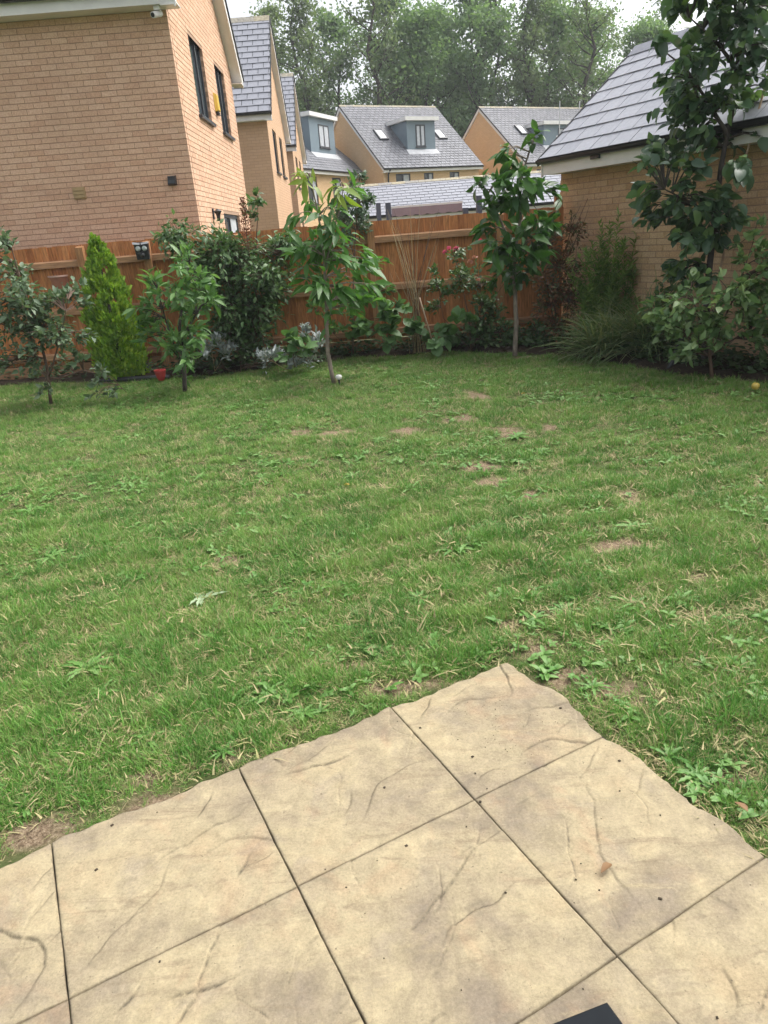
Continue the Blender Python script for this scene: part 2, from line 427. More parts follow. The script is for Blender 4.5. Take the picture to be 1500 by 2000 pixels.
# ------------------------------------------------------------------ patio
TH = R(26.5)
PL = np.array([math.cos(TH), math.sin(TH)]); PD = np.array([-math.sin(TH), math.cos(TH)])
PO = np.array([0.21305, 1.7055]); SL = 0.6
U_EDGE, V_EDGE = 0.938, 0.925
def slab_material():
    m, n, l, p = new_mat('riven_sand_slab')
    wp = world_pos(n)
    oi = n.new('ShaderNodeObjectInfo')
    ofs = n.new('ShaderNodeVectorMath'); ofs.operation = 'SCALE'
    l.new(oi.outputs['Random'], ofs.inputs['Scale']); ofs.inputs[0].default_value = (31, 17, 7)
    ad = n.new('ShaderNodeVectorMath'); ad.operation = 'ADD'
    l.new(wp, ad.inputs[0]); l.new(ofs.outputs[0], ad.inputs[1])
    v = ad.outputs[0]
    a = noise(n, l, 3.0, 6, 0.6, v, 0.4)
    c = ramp(n, l, a, [(0.19,0.155,0.11), (0.262,0.217,0.14), (0.325,0.272,0.168), (0.315,0.252,0.152)], [0.34, 0.46, 0.56, 0.68])
    b = noise(n, l, 4.5, 4, 0.55, v, 1.0)
    c = mix(n, l, ramp(n, l, b, [(0,0,0), (0.45,)*3], [0.56, 0.70]), c, (0.305,0.20,0.12))
    g = noise(n, l, 5.5, 5, 0.6, wp, 0.5)
    c = mix(n, l, ramp(n, l, g, [(0,0,0), (0.55,)*3], [0.53, 0.70]), c, (0.215,0.18,0.135))
    mp = n.new('ShaderNodeMapping'); mp.inputs['Rotation'].default_value = (0, 0, -R(62)); mp.inputs['Scale'].default_value = (1.2, 7.0, 1)
    l.new(v, mp.inputs['Vector'])
    stk = noise(n, l, 2.6, 6, 0.7, mp.outputs[0], 0.8)
    c = mix(n, l, ramp(n, l, stk, [(0,0,0), (0.75,)*3], [0.55, 0.70]), c, (0.20,0.155,0.10))
    c = mix(n, l, ramp(n, l, stk, [(0.5,)*3, (0,0,0)], [0.30, 0.42]), c, (0.345,0.285,0.165))
    md_ = noise(n, l, 16, 6, 0.7, wp, 0.4)
    c = mix(n, l, 0.34, c, ramp(n, l, md_, [(0.28,)*3, (0.72,)*3], [0.35, 0.65]), 'OVERLAY')
    f = noise(n, l, 120, 5, 0.85, wp)
    c = mix(n, l, 0.38, c, ramp(n, l, f, [(0.2,)*3, (0.85,)*3], [0.3, 0.7]), 'OVERLAY')
    sp = noise(n, l, 75, 3, 0.6, wp)
    c = mix(n, l, ramp(n, l, sp, [(0,0,0), (0.75,)*3], [0.67, 0.74]), c, (0.09,0.075,0.052))
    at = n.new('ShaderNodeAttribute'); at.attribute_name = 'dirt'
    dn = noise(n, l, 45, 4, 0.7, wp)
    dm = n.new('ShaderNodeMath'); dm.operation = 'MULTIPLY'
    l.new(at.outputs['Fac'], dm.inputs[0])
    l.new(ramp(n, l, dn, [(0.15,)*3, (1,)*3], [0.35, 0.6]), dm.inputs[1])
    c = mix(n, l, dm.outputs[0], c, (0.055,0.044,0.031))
    l.new(c, p.inputs['Base Color'])
    p.inputs['Roughness'].default_value = 0.82; p.inputs['Specular IOR Level'].default_value = 0.3
    l.new(bump(n, l, noise(n, l, 60, 8, 0.8, wp), 0.5, 0.006), p.inputs['Normal'])
    return m
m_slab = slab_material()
patio = bpy.data.objects.new('patio', None); link(patio); struct(patio)
patio['label'] = 'paved patio of square sand coloured riven slabs'

def crease_set(r):
    out = []
    for _ in range(r.integers(8, 14)):
        p = np.array([r.uniform(0.02, 0.58), r.uniform(0.02, 0.58)])
        a = R(r.normal(35, 20)); ln = r.choice([.1, .15, .2, .3, .42, .5]); pts = [p]
        for k in range(int(ln/0.025)):
            a += r.normal(0, 0.22) + 0.02
            p = p + 0.025*np.array([math.cos(a), math.sin(a)])
            pts.append(p)
        out.append((np.array(pts), r.uniform(0.5, 1.2), r.choice([-1, 1])))
    return out

def slab_mesh(iu, jv, res):
    r = np.random.default_rng(5000+iu*37+jv*101)
    u0, v0 = iu*SL, jv*SL; u1, v1 = u0+SL, v0+SL
    if iu == 0: u1 = U_EDGE*SL
    if jv == 0: v1 = V_EDGE*SL
    g = 0.0019
    u, v, F = grid(0, 1, 0, 1, res, res)
    U = u0+g+(u1-u0-2*g)*u; W = v0+g+(v1-v0-2*g)*v
    edge = 0.0012
    wob = lambda s, k: edge*fnoise(s, s*0+k, 77+k, 4, 3)
    U = U + (wob(W, iu) * (u > .999)) + (wob(W, iu+3)*(u < .001)); W = W + wob(U, jv+9)*(v > .999) + wob(U, jv+5)*(v < .001)
    if iu == 0: U = U + (0.022*fnoise(W, W*0, 501, 5, 2.4)-.008)*np.clip((u-.85)/.15, 0, 1)**2
    if jv == 0: W = W + (0.022*fnoise(U, U*0, 502, 5, 2.4)-.008)*np.clip((v-.85)/.15, 0, 1)**2
    lu, lv = U-u0, W-v0
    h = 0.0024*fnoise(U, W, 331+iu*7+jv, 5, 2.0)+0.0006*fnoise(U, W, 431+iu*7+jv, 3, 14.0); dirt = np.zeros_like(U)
    for pts, st, sg in crease_set(r):
        a, b = pts[:-1], pts[1:]
        P = np.stack([lu, lv], -1)[:, None, :]
        ab = (b-a)[None]; ap = P-a[None]
        tt = np.clip((ap*ab).sum(-1)/(ab*ab).sum(-1), 0, 1)
        dv = ap-ab*tt[..., None]; d = np.sqrt((dv**2).sum(-1))
        k = d.argmin(1); dm = d[np.arange(len(d)), k]
        cr = ab[0, k, 0]*dv[np.arange(len(d)), k, 1]-ab[0, k, 1]*dv[np.arange(len(d)), k, 0]
        prog = (k+tt[np.arange(len(d)), k])/len(a); tp = np.sin(np.pi*np.clip(prog, 0.02, 0.98))**0.6*st
        h += tp*(sg*np.sign(cr)*0.0028*np.exp(-dm/0.07)*np.minimum(1, dm/0.004)-0.0032*np.exp(-(dm/0.0038)**2))
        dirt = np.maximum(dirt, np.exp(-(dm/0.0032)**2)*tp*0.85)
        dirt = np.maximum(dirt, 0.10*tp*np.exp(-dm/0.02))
    em = np.minimum(np.minimum(u, 1-u), np.minimum(v, 1-v))*SL
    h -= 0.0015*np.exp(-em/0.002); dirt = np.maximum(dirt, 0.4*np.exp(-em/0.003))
    XY = PO[None]+U[:, None]*PL[None]+W[:, None]*PD[None]
    top = np.concatenate([XY, h[:, None]], 1)
    idx = np.arange(res*res).reshape(res, res)
    loop = np.concatenate([idx[0, :-1], idx[:-1, -1], idx[-1, :0:-1], idx[:0:-1, 0]])
    bot = top[loop].copy(); bot[:, 2] = -0.045
    nb = len(top); L = len(loop); k = np.arange(L)
    SF = np.stack([loop, nb+k, nb+(k+1) % L, loop[(k+1) % L]], -1)
    me = np_mesh('slab', np.concatenate([top, bot]), np.concatenate([F, SF]), m_slab, True)
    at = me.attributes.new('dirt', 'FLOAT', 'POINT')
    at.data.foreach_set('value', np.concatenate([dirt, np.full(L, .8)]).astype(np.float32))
    return me
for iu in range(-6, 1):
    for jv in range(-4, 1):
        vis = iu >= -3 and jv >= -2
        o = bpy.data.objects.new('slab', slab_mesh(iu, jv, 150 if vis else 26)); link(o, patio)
jb = MB()
c = lambda a, b: tuple(PO+a*SL*PL+b*SL*PD)+(-0.014,)
jb.add([c(-6, -4), c(.915, -4), c(.915, .90), c(-6, .90)], [(0, 1, 2, 3)])
jb.build('joint_bedding', plain('dark_joint', (0.05,0.042,0.03), 0.95, (0.03,0.026,0.018), 40), patio)

# ------------------------------------------------------------------ bricks and slates
def wall_frame(origin, along, out):
    a, o = Vector(along).normalized(), Vector(out).normalized()
    m = Matrix((a, -o, Vector((0, 0, 1)))).transposed().to_4x4()
    m.translation = Vector(origin)
    return m
def bond(x0, x1, z0, z1):
    """stretcher bond: yields (x start, width, z)"""
    n = int(round((z1-z0)/0.075))
    for r in range(n):
        x = x1
        first = True
        while x > x0+0.03:
            w = 0.215 if not (first and r % 2) else 0.1025
            first = False
            xs = max(x0, x-w)
            yield xs, x-xs, z0+r*0.075
            x -= w+0.006
def brick_box(mb, xs, w, z, y0=-0.006, y1=0.09, jit=0.0):
    j = jit
    mb.add([(xs,y0-j,z),(xs+w,y0-j,z),(xs+w,y1,z),(xs,y1,z),(xs,y0-j,z+.065),(xs+w,y0-j,z+.065),(xs+w,y1,z+.065),(xs,y1,z+.065)],
           [(0,3,2,1),(4,5,6,7),(0,1,5,4),(1,2,6,5),(3,0,4,7)])
def brick_wall(parent, frame_local, frame_world, x0, x1, z0, z1, mat, holes=(), single=None, top=None):
    """single(world point) -> score or None: the 300 best-scored bricks become objects"""
    cand, rest = [], []
    for xs, w, z in bond(x0, x1, z0, z1):
        if top and (z+.06 > top(xs) or z+.06 > top(xs+w)): continue
        if any(xs+w > h[0] and xs < h[1] and z+.065 > h[2] and z < h[3] for h in holes):
            segs = [(xs, xs+w)]
            for h in holes:
                if z+.065 > h[2] and z < h[3]:
                    ns = []
                    for a, b in segs:
                        if b <= h[0] or a >= h[1]: ns.append((a, b)); continue
                        if a < h[0]-.02: ns.append((a, h[0]+.004))
                        if b > h[1]+.02: ns.append((h[1]-.004, b))
                    segs = ns
            for a, b in segs: rest.append((a, b-a, z))
            continue
        sc = single(frame_world @ Vector((xs+w/2, 0, z+.03))) if single else None
        (rest if sc is None else cand).append((xs, w, z) if sc is None else (sc, xs, w, z))
    cand.sort()
    rest += [c[1:] for c in cand[300:]]
    protos = {}
    for sc, xs, w, z in cand[:300]:
        k = round(w, 3)
        if k not in protos:
            b = MB(); brick_box(b, 0, w, 0); protos[k] = b.mesh('brick', mat)
        inst(protos[k], 'brick', parent, frame_local @ Matrix.Translation((xs, random.uniform(-.0015, .0015), z)))
    if rest:
        b = MB()
        for xs, w, z in rest: brick_box(b, xs, w, z, jit=random.uniform(-.0015, .0015))
        o = b.build('brickwork', mat, parent, kind='stuff'); o.matrix_basis = frame_local

SLATE_CACHE = {}
def slate_geo(w, ln, lift=0.020, th=0.007):
    b = MB()
    return b.hexa([(0,0,lift-th),(w,0,lift-th),(w,ln,0.002),(0,ln,0.002),(0,0,lift),(w,0,lift),(w,ln,0.002+th),(0,ln,0.002+th)])
def slates(parent, fr, length, slope, mat, width=0.3, expo=0.245, objs=None, gap=0.005, lift=0.02):
    """fr: matrix whose x runs along the eave, y up the slope, z out of the roof"""
    rows = int(math.ceil(slope/expo)); rest = MB()
    for r in range(rows):
        y = r*expo
        ln = min(expo*1.35, slope-y+0.02)
        x = -width/2 if r % 2 else 0.0
        while x < length-0.02:
            a, b = max(0, x), min(length, x+width)
            x += width
            if b-a < 0.04: continue
            w = b-a-gap
            if objs and objs(a, r):
                k = (round(w, 3), round(ln, 3), lift, mat.name)
                if k not in SLATE_CACHE: SLATE_CACHE[k] = slate_geo(w, ln, lift).mesh('slate', mat)
                inst(SLATE_CACHE[k], 'slate', parent, fr @ Matrix.Translation((a+gap/2, y+random.uniform(-.003, .003), random.uniform(0, .003))))
            else:
                g = slate_geo(w, ln, lift); o = (a+gap/2, y+random.uniform(-.003, .003), random.uniform(0, .003))
                rest.add([(v[0]+o[0], v[1]+o[1], v[2]+o[2]) for v in g.v], g.f)
    if rest.v:
        o = rest.build('slate_courses', mat, parent, kind='stuff'); o.matrix_basis = fr

def window(parent, fr, x0, x1, z0, z1, name='window', bars=(), sill=True, depth=0.09, fmat='anthracite', pmat='glass', fw_=0.055, curtain=False):
    """fr: local matrix, x along wall, y into the wall, z up"""
    b = MB()
    d0, d1 = depth-0.05, depth+0.02
    b.box(x0, x0+fw_, d0, d1, z0, z1); b.box(x1-fw_, x1, d0, d1, z0, z1)
    b.box(x0+fw_, x1-fw_, d0, d1, z0, z0+fw_); b.box(x0+fw_, x1-fw_, d0, d1, z1-fw_, z1)
    for bx in bars: b.box(bx-fw_*.6, bx+fw_*.6, d0+.002, d1, z0+fw_, z1-fw_)
    w = b.build(name, MT[fmat], parent); w.matrix_basis = fr
    p = MB().box(x0+fw_*.5, x1-fw_*.5, depth-0.02, depth-0.012, z0+fw_*.5, z1-fw_*.5).build('pane', MT[pmat], w)
    if curtain:
        cb = MB(); xm = (x0+x1)/2
        cb.box(xm+.02, x1-fw_, depth-0.022, depth-0.021, z0+fw_, z1-fw_); cb.build('curtain', MT['curtain'], w)
    if sill: MB().box(x0-.05, x1+.05, -0.06, depth, z0-.05, z0-.003).build('sill', MT[fmat], w)
    return w

def gable_house(name, label, cat, loc, rot, W, Dp, soffit, tan, ov, vov, wall_mat, holes_front=(), holes_right=(), slate_mat='slate', objs=None,
                stuff_len=None, fascia_h=0.2, ridge_objs=False, group=None, z_base=-0.05, slate_w=0.3, expo=0.245, gap=0.005, lift=0.02, x_l=0.0, ridge_mat='ridge'):
    """local frame: x along the ridge, front wall at y=0 facing -y, roof plane z = zE + (y+ov)*tan"""
    h = thing(name, label, cat, loc, R(rot), group)
    zE = soffit+fascia_h; mid = Dp/2
    zt = lambda y: zE+(min(y, Dp-y)+ov)*tan
    # wall shell with real openings cut as recesses
    b = MB()
    th = 0.03
    def panel(fr, w, zb, ztop, holes):
        xs = sorted({0, w, *[v for q in holes for v in q[:2]]}); zs = sorted({zb, ztop, *[v for q in holes for v in q[2:]]})
        for i in range(len(xs)-1):
            for j in range(len(zs)-1):
                cx, cz = (xs[i]+xs[i+1])/2, (zs[j]+zs[j+1])/2
                if any(q[0] < cx < q[1] and q[2] < cz < q[3] for q in holes): continue
                b.add([fr @ Vector(p) for p in [(xs[i],0,zs[j]),(xs[i+1],0,zs[j]),(xs[i+1],0,zs[j+1]),(xs[i],0,zs[j+1])]], [(0,1,2,3)])
        for q in holes:
            d = 0.12
            P = [(q[0],q[2]),(q[1],q[2]),(q[1],q[3]),(q[0],q[3])]
            for k in range(4):
                a, c2 = P[k], P[(k+1) % 4]
                b.add([fr @ Vector(p) for p in [(a[0],0,a[1]),(a[0],d,a[1]),(c2[0],d,c2[1]),(c2[0],0,c2[1])]], [(0,1,2,3)])
            b.add([fr @ Vector(p) for p in [(P[0][0],d,P[0][1]),(P[1][0],d,P[1][1]),(P[2][0],d,P[2][1]),(P[3][0],d,P[3][1])]], [(0,1,2,3)])
    FF = Matrix.Identity(4)
    FR = wall_frame((W, 0, 0), (0, 1, 0), (1, 0, 0))
    ztop = soffit+0.02
    panel(FF, W, z_base, ztop, holes_front)
    panel(FR, Dp, z_base, ztop, holes_right)
    gz = zt(0)-0.05
    for x in (x_l, W):
        b.add([(x,0,ztop),(x,Dp,ztop),(x,Dp,gz),(x,mid,zt(mid)-0.05),(x,0,gz)], [(0,1,2,3,4)])
    if x_l < 0: b.add([(x_l,0,z_base),(0,0,z_base),(0,0,ztop),(x_l,0,ztop)], [(0,1,2,3)])
    b.add([(x_l,0,z_base),(x_l,Dp,z_base),(x_l,Dp,ztop),(x_l,0,ztop)], [(0,1,2,3)])
    b.add([(x_l,Dp,z_base),(W,Dp,z_base),(W,Dp,gz),(x_l,Dp,gz)], [(0,1,2,3)])
    b.build('wall', wall_mat, h)
    # roof
    x0, x1 = x_l-vov, W+vov
    sl = math.hypot(1, tan); slope = (mid+ov)*sl
    rb = MB()
    t = 0.05
    zr = zE+(mid+ov)*tan
    for s in (0, 1):
        y = (lambda v: v) if s == 0 else (lambda v: Dp-v)
        rb.hexa([(x0,y(-ov),zE-t),(x1,y(-ov),zE-t),(x1,y(mid),zr-t),(x0,y(mid),zr-t),(x0,y(-ov),zE),(x1,y(-ov),zE),(x1,y(mid),zr),(x0,y(mid),zr)])
    roof = rb.build('roof', MT['underlay'], h)
    ux = Vector((1,0,0)); uy = Vector((0,1,tan)).normalized(); uz = ux.cross(uy)
    fr = Matrix((ux, uy, uz)).transposed().to_4x4(); fr.translation = Vector((x0, -ov, zE+0.003)) - uy*0.03
    slates(roof, fr, x1-x0, slope+0.03, MT[slate_mat], slate_w, expo, objs, gap, lift)
    ux2 = Vector((-1,0,0)); uy2 = Vector((0,-1,tan)).normalized(); uz2 = ux2.cross(uy2)
    fr2 = Matrix((ux2, uy2, uz2)).transposed().to_4x4(); fr2.translation = Vector((x1, Dp+ov, zE+0.003)) - uy2*0.03
    slates(roof, fr2, x1-x0, slope+0.03, MT[slate_mat], slate_w, expo)
    def ridge_geo(L):
        r = MB(); w = 0.14
        r.add([(0,-w,-w*tan*.9),(L,-w,-w*tan*.9),(L,0,.03),(0,0,.03),(L,w,-w*tan*.9),(0,w,-w*tan*.9)], [(0,1,2,3),(3,2,4,5),(0,3,5),(1,4,2)])
        return r
    n = int((x1-x0)/0.45); L = (x1-x0)/n
    if ridge_objs:
        me = ridge_geo(L-.008).mesh('ridge_tile', MT['ridge'])
        for k in range(n): inst(me, 'ridge_tile', roof, Matrix.Translation((x0+k*L, mid, zr+.035)))
    else:
        r = MB()
        for k in range(n):
            g = ridge_geo(L-.01); r.add([(v[0]+x0+k*L, v[1]+mid, v[2]+zr+.03) for v in g.v], g.f)
        r.build('ridge_tiles', MT[ridge_mat], roof, kind='stuff')
    # eaves
    for nm, y in (('fascia', -ov), ('rear_fascia', Dp+ov)):
        s = 1 if y < 0 else -1
        f = MB(); f.box(x0, x1, min(y+s*.012, y+s*.032), max(y+s*.012, y+s*.032), soffit, zE-0.045); f.build('fascia', MT['white'], h)
        f = MB(); f.box(x0, x1, min(y+s*.034, s*.0-(.0 if s > 0 else -Dp)), max(y+s*.034, (0 if s > 0 else Dp)), soffit+.005, soffit+.02); f.build('soffit', MT['white'], h)
        g = MB()
        pr = [(0.055*math.cos(a), 0.055*math.sin(a)) for a in [math.pi+math.pi*k/6 for k in range(7)]]
        yc, zc = y-s*.045, zE-0.02
        P = [(p[0]*s+yc, p[1]+zc) for p in pr] + [(p[0]*.85*s+yc, p[1]*.85+zc) for p in reversed(pr)]
        m_ = len(P); vs = [(x0,)+q for q in P]+[(x1,)+q for q in P]
        g.add(vs, [(k, (k+1) % m_, m_+(k+1) % m_, m_+k) for k in range(m_)]+[tuple(reversed(range(m_))), tuple(range(m_, 2*m_))])
        g.build('gutter', MT['black'], h)
    # barge boards and dark verge trims on both gables
    for x, s in ((x0, 1), (x1, -1)):
        for q in (0, 1):
            y = (lambda v: v) if q == 0 else (lambda v: Dp-v)
            f = MB(); xa, xb = x+s*.004, x+s*.026
            f.hexa([(xa,y(-ov),zE-.24),(xb,y(-ov),zE-.24),(xb,y(mid),zr-.24),(xa,y(mid),zr-.24),(xa,y(-ov),zE-.052),(xb,y(-ov),zE-.052),(xb,y(mid),zr-.052),(xa,y(mid),zr-.052)])
            f.build('bargeboard', MT['white'], h)
            f = MB(); xa, xb = x-s*.02, x+s*.02
            f.hexa([(xa,y(-ov-.05),zE-.05-.05*tan),(xb,y(-ov-.05),zE-.05-.05*tan),(xb,y(mid),zr-.05),(xa,y(mid),zr-.05),(xa,y(-ov-.05),zE+.035-.05*tan),(xb,y(-ov-.05),zE+.035-.05*tan),(xb,y(mid),zr+.035),(xa,y(mid),zr+.035)])
            f.build('verge_trim', MT['underlay'] if vov > 0.02 else MT['slate'], h)
            f = MB(); xa, xb = x+s*.028, x+s*(vov+.002)
            if abs(xb-xa) > 0.05:
                f.hexa([(xa,y(-ov),zE-.22),(xb,y(-ov),zE-.22),(xb,y(mid),zr-.22),(xa,y(mid),zr-.22),(xa,y(-ov),zE-.205),(xb,y(-ov),zE-.205),(xb,y(mid),zr-.205),(xa,y(mid),zr-.205)])
                f.build('verge_soffit', MT['white'], h)
    return h, FF, FR, fr, zE, roof

# ------------------------------------------------------------------ the row of houses on the left
W1 = 7.0
hr = [(1.26,2.33,3.63,4.80), (3.32,4.30,3.63,4.80), (2.12,3.85,-0.05,2.19)]
h1, FF, FR, _, zE1, _ = gable_house('brick_house', 'large buff brick house right behind the fence, its gable windows beside a yellow alarm box', 'house', (-2.45-W1, 11.6, 0), 0, W1, 5.2, 4.72, 0.955, 0.30, 0.21,
    MT['mortar'], (), hr, objs=None, z_base=0.2)
Mw = Matrix.Translation((-2.45-W1, 11.6, 0))
def sc1(p):
    if p.x < -5.25 or p.z < 1.72 or p.z > 4.8: return None
    return (p - Vector((0, 0, 1.6756))).length
brick_wall(h1, FF, Mw @ FF, 0, W1+.006, 1.05, 4.72, MT['brick'], single=sc1)
brick_wall(h1, FR, Mw @ FR, 0.107, 5.2, 1.05, 7.7, MT['brick'], holes=hr, top=lambda x: zE1+(min(x, 5.2-x)+.3)*.955-.22)
window(h1, FR, 1.262, 2.328, 3.632, 4.798, bars=(1.95,))
window(h1, FR, 3.322, 4.298, 3.632, 4.798, bars=(3.95,))
d = window(h1, FR, 2.122, 3.848, -0.048, 2.188, 'patio_door', bars=(2.98,), sill=False, curtain=True)
vb = MB(); vb.box(5.21, 5.39, -0.03, -0.008, 2.46, 2.62)
vg = vb.build('vent_grille', MT['vent'], h1)
for k in range(3): MB().box(5.225, 5.375, -0.042, -0.0305, 2.475+k*.048, 2.508+k*.048).build('louvre', MT['vent'], vg)

h2w = [(1.1,2.05,3.55,4.68), (2.9,3.75,3.55,4.68), (2.95,3.9,1.2,2.15)]
h2, FF2, FR2, *_ = gable_house('brick_house', 'buff brick house with steep slate roof, second in the stepped row', 'house', (-2.36-6, 21.9, 0), 0, 6.0, 5.0, 4.72, 1.01, 0.25, 0.17, MT['brick_row'],
    (), h2w, gap=.016, lift=.034, objs=lambda a, r: a > 3.6, ridge_objs=True, group='stepped row of brick houses')
for a in h2w: window(h2, FR2, a[0]+.002, a[1]-.002, a[2]+.002, a[3]-.002, bars=((a[0]+a[1])/2,))
h3w = [(1.0,1.9,3.55,4.65), (2.7,3.5,3.55,4.65), (1.0,1.9,1.3,2.3)]
h3, FF3, FR3, *_ = gable_house('brick_house', 'narrow glimpse of brick house with slate roof, last in the stepped row', 'house', (-2.36-6, 29.6, 0), 0, 6.0, 4.8, 4.72, 1.03, 0.25, 0.17, MT['brick_row'],
    (), h3w, gap=.02, lift=.034, ridge_objs=True, group='stepped row of brick houses')
for a in h3w: window(h3, FR3, a[0]+.002, a[1]-.002, a[2]+.002, a[3]-.002, bars=((a[0]+a[1])/2,))

# ------------------------------------------------------------------ far houses with dormers
def dormer(h, x0, x1, y, z0, z1, tan, zE, ov, wins):
    d = MB()
    yb = (z1-zE)/tan-ov
    d.add([(x0,y,z0-.3),(x1,y,z0-.3),(x1,y,z1),(x0,y,z1),(x0,yb,z1),(x1,yb,z1),(x0,y+.01,z0-.3),(x1,y+.01,z0-.3)], [(0,1,2,3),(3,2,5,4),(0,3,4),(1,5,2)])
    o = d.build('dormer', MT['cladding'], h)
    f = MB(); f.box(x0-.18, x1+.18, y-.2, yb+.15, z1+.003, z1+.2); f.build('dormer_roof', MT['white'], o)
    f = MB(); f.box(x0-.12, x1+.12, y-.14, yb+.2, z1+.203, z1+.23); f.build('roof_felt', MT['slate'], o)
    f = MB(); zz = lambda yy: zE+(yy+ov)*tan+.05
    f.hexa([(x0-.1,y-.35,zz(y-.35)-.01),(x1+.1,y-.35,zz(y-.35)-.01),(x1+.1,y-.004,zz(y)-.01),(x0-.1,y-.004,zz(y)-.01),(x0-.1,y-.35,zz(y-.35)),(x1+.1,y-.35,zz(y-.35)),(x1+.1,y-.004,zz(y)+.03),(x0-.1,y-.004,zz(y)+.03)])
    f.build('flashing', MT['lead'], o)
    for a in wins:
        w = MB()
        xa, xb, za, zb = a; fw_ = .07
        w.box(xa, xa+fw_, y-.03, y+.03, za, zb); w.box(xb-fw_, xb, y-.03, y+.03, za, zb); w.box(xa+fw_, xb-fw_, y-.03, y+.03, za, za+fw_); w.box(xa+fw_, xb-fw_, y-.03, y+.03, zb-fw_, zb)
        xm = (xa+xb)/2; w.box(xm-.05, xm+.05, y-.028, y+.03, za+fw_, zb-fw_)
        w.box(xa-.04, xb+.04, y-.07, y-.003, za-.05, za-.003)
        wo = w.build('dormer_window', MT['anthracite'], o)
        # nested deeper than three levels is avoided: the glass belongs to the dormer
        MB().box(xa+.03, xb-.03, y-.012, y-.004, za+.03, zb-.03).build('pane', MT['curtain'], o)

def skylight(h, roofm, u, v, w, ln):
    o = MB()
    o.box(u, u+.07, v, v+ln, .03, .13); o.box(u+w-.07, u+w, v, v+ln, .03, .13); o.box(u+.07, u+w-.07, v, v+.07, .03, .13); o.box(u+.07, u+w-.07, v+ln-.07, v+ln, .03, .13)
    s = o.build('skylight', MT['anthracite'], h); s.matrix_basis = roofm
    MB().box(u+.05, u+w-.05, v+.05, v+ln-.05, .09, .10).build('pane', MT['curtain'], s)

def far_house(label, loc, rot, W, Dp, tan, wins, dx, dz, dwin, sk, x_l=0.0):
    h, F_, FR_, rm, zE, roof = gable_house('dormer_house', label, 'house', loc, rot, W, Dp, 4.75, tan, .3, .1, MT['brick_far'], wins, (), 'slate_old', x_l=x_l, gap=.022, lift=.04)
    for a in wins: window(h, F_, a[0]+.002, a[1]-.002, a[2]+.002, a[3]-.002, bars=((a[0]+a[1])/2,), curtain=True, fw_=.07)
    y = 0.95
    dormer(h, dx[0], dx[1], y, zE+(y+.3)*tan, dz, tan, zE, .3, [dwin])
    for u, yv in sk: skylight(h, rm, u, (yv+.3)*math.hypot(1, tan)-.5, .6, 1.0)
    return h
hw5 = [(0.82,1.8,3.55,4.68), (2.73,3.4,3.55,4.68), (4.54,5.25,3.55,4.68)]
h5 = far_house('far yellow brick house with blue grey dormer between two skylights in its roof', (1.469, 43.894, 0), 28, 6.7, 9.2, 0.79, hw5, (2.3, 4.25), 7.5, (2.9, 3.55, 6.15, 7.3), [(1.05, 2.2), (5.2, 2.2)])
db = MB(); db.tube([(.27,-.36,4.9),(.27,-.1,4.65),(.27,-.07,4.4),(.27,-.07,0)], .045, 8); db.build('downpipe', MT['underlay'], h5)
hw6 = [(1.0,1.9,3.5,4.6), (5.0,5.9,3.5,4.6)]
h6 = far_house('far yellow brick house whose dormer has scaffold poles beside it', (10.35, 47.98, 0), 28, 9.4, 8.8, 0.80, hw6, (2.4, 5.0), 7.2, (3.6, 4.5, 6.0, 7.0), [(1.5, 2.35)])
hw4 = [(0.2,1.25,3.3,4.66), (3.0,4.1,3.3,4.66)]
h4 = far_house('far brick house turned sideways behind the stepped row, dormer window on its slate roof', (-2.71, 40.23, 0), 64.4, 7.0, 9.4, 0.80, hw4, (2.7, 5.6), 7.75, (3.7, 4.9, 6.3, 7.45), [], x_l=-1.5)
# scaffold by the far dormer
sc = thing('scaffold', 'thin metal scaffold poles beside the far dormer roof', 'scaffold', (10.35, 47.98, 0), R(28))
for x in (2.0, 3.6, 5.2): MB().tube([(x,-.9,-.05),(x,-.9,8.2)], .03, 6).build('pole', MT['silver'], sc)
for z in (5.3, 6.3, 4.3): MB().tube([(1.8,-.86,z),(5.6,-.86,z)], .028, 6).build('rail', MT['silver'], sc)
MB().box(1.9, 5.5, -.85, -.35, 4.45, 4.5).build('plank', MT['post'], sc)

# ------------------------------------------------------------------ low slate-roofed garage block beyond the fence
gr, *_ = gable_house('garage_block', 'low garage block with long slate roof and white fascia beyond the fence', 'garage', (-0.6, 24.25, 0), 0, 10.0, 4.6, 1.98, 0.40, .25, .1, MT['brick_row'], (), (), 'slate', fascia_h=.17, slate_w=.3, expo=.25, gap=.013, lift=.026)

# ------------------------------------------------------------------ garage on the right
GC = (2.88, 10.92, 0)
gw = 7.2
g1, GF, GR, grm, zEg, groof = gable_house('brick_garage', 'single storey brick garage with slate roof running along the right bed', 'garage', GC, -63.5, gw, 2.7, 2.24, 0.80, .33, .045, MT['mortar'],
    (), (), 'slate_pale', objs=lambda a, r: a < 5.4, fascia_h=.21, slate_w=.33, expo=.262, gap=.011, lift=.026, ridge_mat='slate')
Mg = Matrix.Translation(GC) @ Matrix.Rotation(R(-63.5), 4, 'Z')
def scg(p):
    d_ = (p - Vector(GC)).length
    if p.z > 2.26 or p.z < 0.0: return None
    loc = Mg.inverted() @ p
    if loc.x > 3.6: return None
    return -loc.x*0 + (p-Vector((0,0,1.6756))).length + (1.2 if p.z < 0.9 and loc.x < 2.2 else 0)
brick_wall(g1, GF, Mg @ GF, -.006, gw, 0.0, 2.24, MT['brick_g'], single=scg)
for x in (0.95, 1.95, 2.95, 3.9): MB().box(x, x+.14, -.36, -.315, 2.335, 2.385).build('gutter_bracket', MT['black'], g1)

